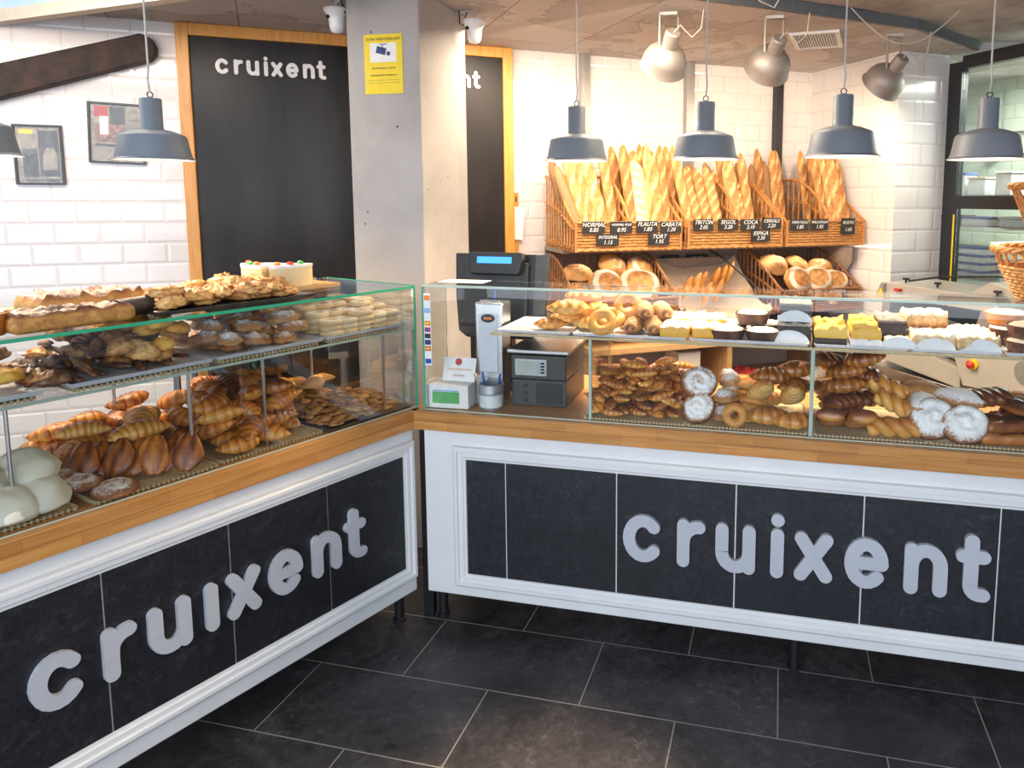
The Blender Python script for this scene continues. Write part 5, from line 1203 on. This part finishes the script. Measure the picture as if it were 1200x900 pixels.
def row(keys, s0, s1, off0, off1, L, rowname, group, lean=(-.03, .03), name='baguette'):
    n = len(keys)
    for k, key in enumerate(keys):
        s = s0 + (s1 - s0) * (k + .5) / n; ln = lean(k) if callable(lean) else random.uniform(*lean)
        LL = {'baguette': .56, 'widebaguette': .54, 'ciabatta': .48, 'plainbaguette': .44, 'darkbaguette': .47, 'breadtwist': .59}[key] + random.uniform(-.02, .03) + (L or 0)
        desc = {'baguette': 'long scored baguette', 'widebaguette': 'broad scored white loaf', 'ciabatta': 'broad flat floury bread', 'plainbaguette': 'plump ridged baguette', 'darkbaguette': 'dark seeded baguette', 'breadtwist': 'thin twisted bread stick'}[key]
        stand_bread(key, s, off0, off1, LL, ln, '%s, %s from left, %s' % (desc, ORD[k], rowname), group, {'breadtwist': 'bread_stick', 'ciabatta': 'flat_bread'}.get(key, 'baguette'))
g1, g2, g3 = 'breads standing in the left upper basket', 'breads standing in the middle upper basket', 'breads standing in the right upper basket'
row(['darkbaguette', 'baguette', 'baguette', 'widebaguette', 'baguette'], -.14, .085, .51, .32, 0, 'front of the left upper basket', g1, lambda k: (-.1, -.1, -.1, -.08, -.01)[k])
row(['baguette', 'ciabatta', 'breadtwist', 'widebaguette', 'baguette'], .15, .41, .50, .34, 0, 'right front of the left upper basket', g1, lambda k: (-.01, 0, .03, -.01, .0)[k])
row(['darkbaguette', 'baguette', 'baguette'], -.17, .08, .36, .19, .03, 'rear left of the left upper basket', g1, (-.1, -.06))
row(['baguette', 'baguette', 'widebaguette', 'baguette', 'baguette'], .13, .41, .36, .2, .03, 'rear right of the left upper basket', g1, (-.03, .01))
row(['baguette', 'plainbaguette', 'plainbaguette', 'plainbaguette'], .50, .745, .51, .34, .02, 'front of the middle upper basket', g2, lambda k: (-.06, -.05, -.04, -.03)[k])
row(['widebaguette', 'plainbaguette', 'baguette'], .82, .97, .47, .33, -.05, 'right front of the middle upper basket', g2, lambda k: -.01)
row(['baguette', 'plainbaguette', 'plainbaguette', 'darkbaguette'], .49, .75, .36, .2, .03, 'rear left of the middle upper basket', g2, (-.06, -.01))
row(['darkbaguette', 'plainbaguette', 'baguette', 'darkbaguette', 'darkbaguette', 'darkbaguette'], .8, 1.06, .32, .2, .0, 'rear right of the middle upper basket', g2, lambda k: -.06)
row(['baguette', 'baguette', 'widebaguette', 'baguette'], 1.435, 1.645, .51, .34, .0, 'front of the right upper basket', g3, lambda k: -.01)
row(['darkbaguette', 'baguette', 'darkbaguette', 'baguette', 'baguette'], 1.12, 1.38, .2, .11, .02, 'rear left of the right upper basket', g3, (-.03, .0))
row(['baguette', 'baguette', 'widebaguette', 'baguette'], 1.43, 1.645, .34, .2, .04, 'rear right of the right upper basket', g3, (-.01, .01))

# loaves in lower baskets
def loafput(key, s, off, z, rx, rz, lb, sc=1, name='round_loaf'):
    put(key, name, lb, 'loaf', FW, s, -off, z, rz, rx=rx, s=sc, group='round loaves in the lower baskets')
LZ = .88
for k, (key, s, off, dz, rx, rz, sc, lb) in enumerate([
    ('flouredloaf', -.1, .33, .22, .2, 0, .85, 'floured round loaf high at the left of the left lower basket'), ('flouredloaf', -.08, .35, .11, .2, 1, .85, 'golden round loaf under the high floured loaf'),
    ('loaf', .03, .42, .09, 1.0, .1, .95, 'round loaf with white flour edge leaning at centre left'), ('loaf', .22, .44, .07, 1.05, -.2, 1.05, 'large golden loaf with flour ring leaning forward'),
    ('flouredloaf', .13, .25, .2, .9, .3, .9, 'floured loaf at the top rear of the left lower basket'), ('loaf', .3, .24, .17, .9, .6, .9, 'round loaf at the rear right of the left lower basket'),
    ('flouredloaf', -.08, .5, .0, .3, 0, .9, 'round loaf low in the left front corner'), ('loaf', .1, .5, .0, .3, .2, .9, 'round loaf low in the front middle'), ('loaf', .28, .5, .0, .3, .4, .8, 'round loaf low in the right front corner'), ('flouredloaf', .12, .35, .05, .3, .4, 1, 'round loaf hidden in the middle of the left lower basket'),
    ('flouredloaf', 1.2, .3, .2, .5, 0, .95, 'floured oval loaf at the rear left of the right lower basket'), ('flouredloaf', 1.38, .28, .18, .6, 1, .9, 'dark floured loaf at the rear middle of the right lower basket'),
    ('loaf', 1.26, .46, .08, 1.1, .1, .85, 'round loaf with pale edge at the front left of the right lower basket'), ('loaf', 1.41, .46, .08, 1.1, -.35, .85, 'split floured loaf leaning in the front middle of the right lower basket'),
    ('loaf', 1.54, .46, .07, 1.05, -.3, .78, 'golden loaf at the front right of the right lower basket'), ('flouredloaf', 1.54, .32, .17, .6, -.5, .8, 'dark crusted loaf at the right rear of the right lower basket'),
    ('flouredloaf', 1.25, .5, .0, .3, 0, .85, 'loaf low in the left corner of the right lower basket'), ('flouredloaf', 1.45, .5, .0, .3, 0, .85, 'loaf low in the middle of the right lower basket')]):
    loafput(key, s, off + .02, LZ + dz * .85 + .02, rx, rz, lb, sc * 1.2)
for k, s in enumerate((.1, .2, .3)): put('smallbun', 'small_bun', 'small round bun, %s of three on the back counter' % ('left', 'middle', 'right')[k], 'bun', FW, s, -.5, .751, 0, s=1.05)
for k, s in enumerate((.62, .72, .82)): put('smallbun', 'small_bun', 'small bun beside the cloth lined tray, %s' % ('left', 'middle', 'right')[k], 'bun', FW, s, -.56, .751, 0, s=.95)

# cloth lined box with breads in the middle of the lower rack
cb = thing('cloth_lined_crate', 'beige cloth lined crate holding small loaves between the lower baskets', 'crate', FW @ T(.76, -.32, .751))
mkobj('crate_box', MB().box(-.26, .26, .2, .215, 0, .42).box(-.26, -.245, -.2, .2, 0, .12).box(.245, .26, -.2, .2, 0, .12).box(-.26, .26, -.215, -.2, 0, .1), 'rack_brown', cb, smooth=False)
vs = []; fs = []; nx, ny = 24, 16
for j in range(ny + 1):
    for i in range(nx + 1):
        u, v = i / nx, j / ny; x = (u - .5) * .56; y = -.25 + .44 * v
        z = .06 + .3 * v ** 1.6 + .07 * (abs(u - .5) * 2) ** 3 + (.06 * math.exp(-((v) / .12) ** 2)) + .012 * fbm((x * 9, y * 9, 0), 1, 3)
        if v < .06: z -= .05
        vs.append((x, y, z))
for j in range(ny):
    for i in range(nx): a = j * (nx + 1) + i; fs.append((a, a + 1, a + nx + 2, a + nx + 1))
mkobj('cloth', MB().add(vs, fs), 'cloth_beige', cb)
for k, (s, off, dz, lean, key) in enumerate([(.57, .42, .1, -.03, 'longroll'), (.63, .42, .12, .0, 'longroll'), (.7, .36, .12, .01, 'longroll'), (.8, .34, .14, -.01, 'longroll'), (.86, .32, .15, .0, 'longroll'), (.92, .3, .17, 0, 'longroll'), (.76, .45, .08, 0, 'longroll'), (.68, .46, .07, 0, 'longroll')]):
    put('longroll', 'small_baguette', 'small brown loaf, %s from the left in the cloth lined crate' % ORD[k], 'bread', FW, s, -off, .751 + dz + .1, 0, ry=-1.15, s=1.5, group='small loaves in the cloth lined crate')
cbs = thing('chalk_sign', 'tall black chalkboard list behind the cloth lined crate, left', 'sign', FW @ T(.60, -.09, 1.12) @ STAND)
mkobj('board', MB().box(-.06, .06, -.06, .07, 0, .006), 'chalkboard', cbs, smooth=False)
for k in range(5): mkobj('chalk_line', textmesh(('pa de pages', 'pa integral', 'sense sal', 'espelta', 'kamut')[k], .016), 'chalk', cbs, smooth=False, M=T(0, .05 - k * .023, .0068))
cbs = thing('chalk_sign', 'tall black chalkboard list behind the cloth lined crate, right', 'sign', FW @ T(.79, -.09, 1.13) @ STAND)
mkobj('board', MB().box(-.075, .075, -.07, .06, 0, .006), 'chalkboard', cbs, smooth=False)
for k in range(5): mkobj('chalk_line', textmesh(('pa de motlle', 'pa de nous', 'cereals', 'panses', 'olives')[k], .017), 'chalk', cbs, smooth=False, M=T(0, .042 - k * .023, .0068))
tag(mkobj('bread_knife_arm', MB().tube([wpt(.8, .2, 1.235), wpt(.86, .3, 1.18), wpt(1.04, .52, .96)], .006, 8), 'black'), 'thin black metal arm slanting down right of the crate', 'bracket')

# price signs
def price(s, z, l1, l2, lb, off=.612, w=.135, h=.062, tilt=0.):
    t = thing('price_sign', lb, 'sign', FW @ T(s, -off, z) @ Ry(tilt) @ STAND)
    bd = mkobj('board', MB().box(-w / 2, w / 2, -h / 2, h / 2, 0, .004), 'chalkboard', t, smooth=False)
    sz = min(.032, w / max(3.5, len(l1)) * 1.5)
    mkobj('product_name', textmesh(l1, sz, shear=.3), 'chalk', bd, smooth=False, M=T(0, h * .22, .0046)); mkobj('price', textmesh(l2, .03, shear=.3), 'chalk', bd, smooth=False, M=T(.0, -h * .22, .0046))
zA = BZ + .127
for s, z, a, b, lb in ((-.10, zA, 'NORMAL', '0.85', 'NORMAL 0.85, first sign on the left basket'), (.055, zA - .001, 'NORMAL PLUS', '0.95', 'NORMAL PLUS 0.95, second sign on the left basket'), (.205, zA, 'FLAUTA', '1.80', 'FLAUTA 1.80, third sign on the left basket'), (.345, zA - .003, 'CABATA', '1.20', 'CABATA 1.20, fourth sign on the left basket'),
                       (-.022, zA - .066, 'INTEGRAL', '1.15', 'INTEGRAL 1.15, lower left sign on the left basket'), (.275, zA - .067, 'TORT', '1.95', 'TORT 1.95, lower right sign on the left basket'),
                       (.545, zA + .006, 'TRITON', '2.05', 'TRITON 2.05, first sign on the middle basket'), (.70, zA + .006, 'SEGOL', '2.20', 'SEGOL 2.20, second sign on the middle basket'), (.845, zA + .004, 'COCA', '2.10', 'COCA 2.10, third sign on the middle basket'), (.985, zA + .01, 'CEREALS', '2.20', 'CEREALS 2.20, fourth sign on the middle basket'), (.915, zA - .06, 'ESPIGA', '2.30', 'ESPIGA 2.30, lower sign on the middle basket'),
                       (1.18, zA, 'PAIN NOU', '1.85', 'PAIN NOU 1.85, first sign on the right basket'), (1.32, zA, 'MALLORQUI', '1.95', 'MALLORQUI 1.95, second sign on the right basket')):
    price(s, z, a, b, 'black chalk price sign reading ' + lb, w=.125 if 'BASKET' else .13)
price(1.53, zA - .012, 'RUSTIC', '1.05', 'black chalk price sign with two prices RUSTIC, right end of the upper baskets', w=.1, h=.095)
price(1.3, .975, 'PAGES', '3.20', 'black chalk price sign reading PAGES on the right lower basket', w=.16, h=.05); price(1.47, .973, 'INTEGRAL', '2.90', 'black chalk price sign reading INTEGRAL on the right lower basket', w=.15, h=.05)
# note clipped on a wooden strip beside the door
nt_ = thing('wall_hook_rail', 'short wooden strip with hooks beside the orange door frame', 'rail', FW @ T(-.345, -.001, 1.3)); mkobj('strip', MB().box(-.028, .0, -.015, 0, -.28, .27), 'door_wood', nt_, smooth=False)
for z in (.22, -.12): mkobj('slot', MB().box(-.018, -.01, -.018, -.0152, z, z + .03), 'black', nt_, smooth=False)
tag(mkobj('paper_note', MB().box(-.04, .035, -.025, -.022, -.06, .13, M=Ry(.08)), 'paper', None, M=FW @ T(-.355, -.001, 1.36), smooth=False), 'white paper note hanging on the wooden strip', 'paper')

# wicker baskets at the right edge on the glass top
def roundbasket(x, y, z, r0, r1, h, label):
    t = thing('round_basket', label, 'basket', FR @ T(x, y, z)); n = 30
    mb = MB()
    for k in range(n): a = 2 * PI * k / n; mb.tube([(r0 * math.cos(a), r0 * math.sin(a), 0), ((r0 * .4 + r1 * .6) * math.cos(a), (r0 * .4 + r1 * .6) * math.sin(a), h * .55), (r1 * math.cos(a + .12), r1 * math.sin(a + .12), h)], .004, 5)
    mkobj('stakes', mb, 'wicker', t)
    mb = MB()
    for j in range(10):
        u = j / 9 * .62; r = r0 + (r1 - r0) * (u / .55 * .6 if u < .55 else .6 + (u - .55) / .45 * .4)
        mb.tube([((r + .004 * (-1) ** (k + j)) * math.cos(2 * PI * k / 60), (r + .004 * (-1) ** (k + j)) * math.sin(2 * PI * k / 60), h * u + .003) for k in range(60)], .0055, 5, True)
    mkobj('woven_band', mb, 'wicker', t)
    mb = MB()
    for ph in (0, 2.1, 4.2): mb.tube([((r1 + .006 * math.cos(k * .9 + ph)) * math.cos(2 * PI * k / 70), (r1 + .006 * math.cos(k * .9 + ph)) * math.sin(2 * PI * k / 70), h + .006 * math.sin(k * .9 + ph)) for k in range(70)], .006, 6, True)
    mkobj('rim', mb, 'wicker', t); mkobj('base', MB().lathe([(0, 0), (r0, 0), (r0, .006), (0, .006)], 24), 'wicker', t)
roundbasket(2.035, .11, 1.245, .12, .19, .15, 'open round wicker basket on the glass top at the right edge')
roundbasket(2.072, .12, 1.253, .04, .185, .33, 'taller wicker basket nested in the round basket at the right edge')

# ------------------------------------------------------------------ dough machine (wall frame, along the glass partition)
mc = thing('dough_sheeter', 'grey bakery dough machine with red stop button by the kitchen window', 'machine', FW @ T(1.45, 0, 0))
SW = Matrix(((0, 1, 0, 0), (1, 0, 0, 0), (0, 0, 1, 0), (0, 0, 0, 1)))   # prism poly (y,z) extruded along x
def yz(poly, x0, x1, mat, nm, bevel=.004): return mkobj(nm, MB().prism([(-p[0], p[1]) for p in poly], x0, x1, M=SW), mat, mc, smooth=False, bevel=bevel)
mkobj('stand', MB().box(.03, .44, -2.3, -.95, 0, .56), 'machine_grey', mc, smooth=False, bevel=.005)
yz([(.95, .56), (2.4, .56), (2.4, .62), (.95, .62)], .0, .46, 'steel', 'tray_table')
yz([(1.0, .66), (1.56, .62), (1.56, .72), (1.0, .80)], .005, .4, 'machine', 'lower_roller_guard')
yz([(1.0, .82), (1.56, .745), (1.56, .80), (1.0, .875)], .03, .42, 'machine_grey', 'roller')
cpn = yz([(1.53, .80), (1.6, .65), (2.35, .70), (2.35, .90), (1.58, .88)], -.02, .4, 'machine', 'control_panel')
yz([(.955, 1.0), (1.76, 1.02), (1.70, 1.085), (1.0, 1.085)], .02, .4, 'machine', 'top_cover')
yz([(.955, 1.0), (1.02, 1.0), (1.02, 1.08), (1.0, 1.085)], -.0, .42, 'machine_grey', 'end_cap')
yz([(1.62, .9), (1.75, .9), (1.72, 1.02), (1.66, 1.02)], .0, .4, 'machine_grey', 'rear_support')
yz([(1.0, .876), (1.06, .87), (1.08, .999), (1.02, .999)], .0, .4, 'machine_grey', 'front_support')
yz([(1.5, 1.086), (1.74, 1.03), (1.74, 1.12), (1.6, 1.145)], .12, .3, 'machine', 'motor_cover')
mkobj('stop_button', MB().lathe([(0, 0), (.018, 0), (.02, -.01), (.0, -.022)][::-1], 16, M=T(-.042, -1.66, .768) @ Ry(PI / 2) @ Rx(0)), 'red', cpn)
mkobj('stop_ring', MB().lathe([(0, 0), (.026, 0), (.026, .01), (0, .01)], 18, M=T(-.032, -1.66, .768) @ Ry(PI / 2)), 'yellow', cpn)
mkobj('dial', MB().lathe([(0, 0), (.05, 0), (.05, .01), (0, .01)], 20, M=T(-.032, -1.93, .79) @ Ry(PI / 2)), 'machine_grey', cpn)
mkobj('warning_triangle', MB().add([(.0, -.97, 1.008), (.0, -1.03, 1.008), (.0, -1.0, 1.055), (-.002, -.97, 1.008), (-.002, -1.03, 1.008), (-.002, -1.0, 1.055)], [(0, 1, 2), (3, 5, 4), (0, 3, 4, 1), (1, 4, 5, 2), (2, 5, 3, 0)]), 'yellow', mc, smooth=False)
for y in (-1.08, -1.3, -1.66): mkobj('knob', MB().lathe([(0, 1.086), (.006, 1.086), (.006, 1.1), (.018, 1.102), (.018, 1.112), (0, 1.114)], 14, cx=.1, cy=y), 'black', mc)
mkobj('handle_rod', MB().tube([(.08, -1.12, 1.1), (.12, -1.3, 1.14), (.2, -1.62, 1.17)], .006, 6), 'black', mc)
mkobj('brand_mark', MB().box(-.0025, .019, -1.14, -1.1, 1.05, 1.062), 'red', mc, smooth=False)
# steel bench with stacked baking sheets behind the left case
bn = thing('steel_workbench', 'steel bench behind the left pastry case in front of the black door', 'table', FW @ T(-1.62, -.4, 0))
mkobj('bench_top', MB().box(-.42, .3, -.22, .25, .80, .83), 'steel', bn, smooth=False)
for x in (-.4, .28):
    for y in (-.2, .23): mkobj('leg', MB().tube([(x, y, 0), (x, y, .8)], .015, 8), 'steel', bn)
for k in range(4): tag(mkobj('baking_sheet', MB().box(-.35, .22, -.19, .2, .831 + k * .028, .85 + k * .028), 'machine_grey' if k % 2 else 'tin', None, M=FW @ T(-1.62, -.4, 0), smooth=False, bevel=.003), 'steel baking sheet on the bench, %s of its stack' % ('lowest', 'second', 'third', 'topmost')[k], 'baking sheet')

# ------------------------------------------------------------------ lights
w = bpy.data.worlds.new('world'); SC.world = w; w.use_nodes = True
bg = w.node_tree.nodes['Background']; bg.inputs[0].default_value = (.72, .82, 1, 1); bg.inputs[1].default_value = .55
def area(name, loc, target, sx, sy, e, col):
    l = bpy.data.lights.new(name, 'AREA'); l.shape = 'RECTANGLE'; l.size = sx; l.size_y = sy; l.energy = e; l.color = col
    o = bpy.data.objects.new(name, l); COL.objects.link(o); o.location = loc
    o.rotation_euler = (Vector(target) - Vector(loc)).to_track_quat('-Z', 'Y').to_euler(); return o
area('shopfront_daylight', (.8, -4.2, 1.7), (.6, 0, .8), 5, 2.4, 185, (.80, .88, 1))
area('aisle_fill_light', (.3, .85, 2.34), (.5, 1.3, 0), 1.8, .3, 55, (1, .82, .62))  # unseen fill added for bounced warm light over the working aisle
area('rack_fill_light', tuple(FW @ Vector((.75, -.38, 1.236))), tuple(FW @ Vector((.75, -.6, .9))), 1.7, .02, 5, (1, .8, .58))  # added warm fill under the upper shelf, brightening the lower loaves
area('left_aisle_fill', (-1.5, -.3, 2.3), (-1.7, .3, 1), 1.4, .3, 20, (1, .80, .62))  # unseen warm fill added to brighten the left wall
area('kitchen_light', tuple(FW @ Vector((2.6, -1.2, 2.3))), tuple(FW @ Vector((2.7, -1.2, 0))), .8, .8, 55, (.95, 1, .92))
l = bpy.data.lights.new('floor_pool', 'SPOT'); l.energy = 420; l.color = (1, .72, .5); l.spot_size = math.radians(24); l.spot_blend = .8; l.shadow_soft_size = .1
o = bpy.data.objects.new('entrance_downlight', l); COL.objects.link(o); o.location = (.66, -.72, 2.35); o.rotation_euler = (0, 0, 0)

# ------------------------------------------------------------------ camera
cd = bpy.data.cameras.new('camera'); co = bpy.data.objects.new('camera', cd); COL.objects.link(co)
yaw, pitch, roll = -0.2302, -0.1137, -0.0026
cy, sy = math.cos(yaw), math.sin(yaw); R_ = Vector((cy, -sy, 0)); F_ = Vector((sy, cy, 0)); cp, sp_ = math.cos(pitch), math.sin(pitch)
D_ = F_ * cp + Vector((0, 0, sp_)); U_ = -F_ * sp_ + Vector((0, 0, cp)); cr, sr = math.cos(roll), math.sin(roll)
A_ = R_ * cr - U_ * sr; B_ = R_ * sr + U_ * cr
co.matrix_world = Matrix(((A_.x, B_.x, -D_.x, 1.2129), (A_.y, B_.y, -D_.y, -2.2758), (A_.z, B_.z, -D_.z, 1.5456), (0, 0, 0, 1)))
cd.sensor_width = 36; cd.lens = 848.2475 / 1200 * 36; cd.shift_x = -115.5369 / 1200; cd.shift_y = -121.7846 / 1200; cd.clip_start = .02
SC.camera = co
SC.view_settings.view_transform = 'Standard'; SC.view_settings.look = 'None'; SC.view_settings.exposure = 0
SC.cycles.max_bounces = 10; SC.cycles.transparent_max_bounces = 24; SC.cycles.use_denoising = True
SC.cycles.caustics_reflective = False; SC.cycles.caustics_refractive = False; SC.cycles.sample_clamp_indirect = 6
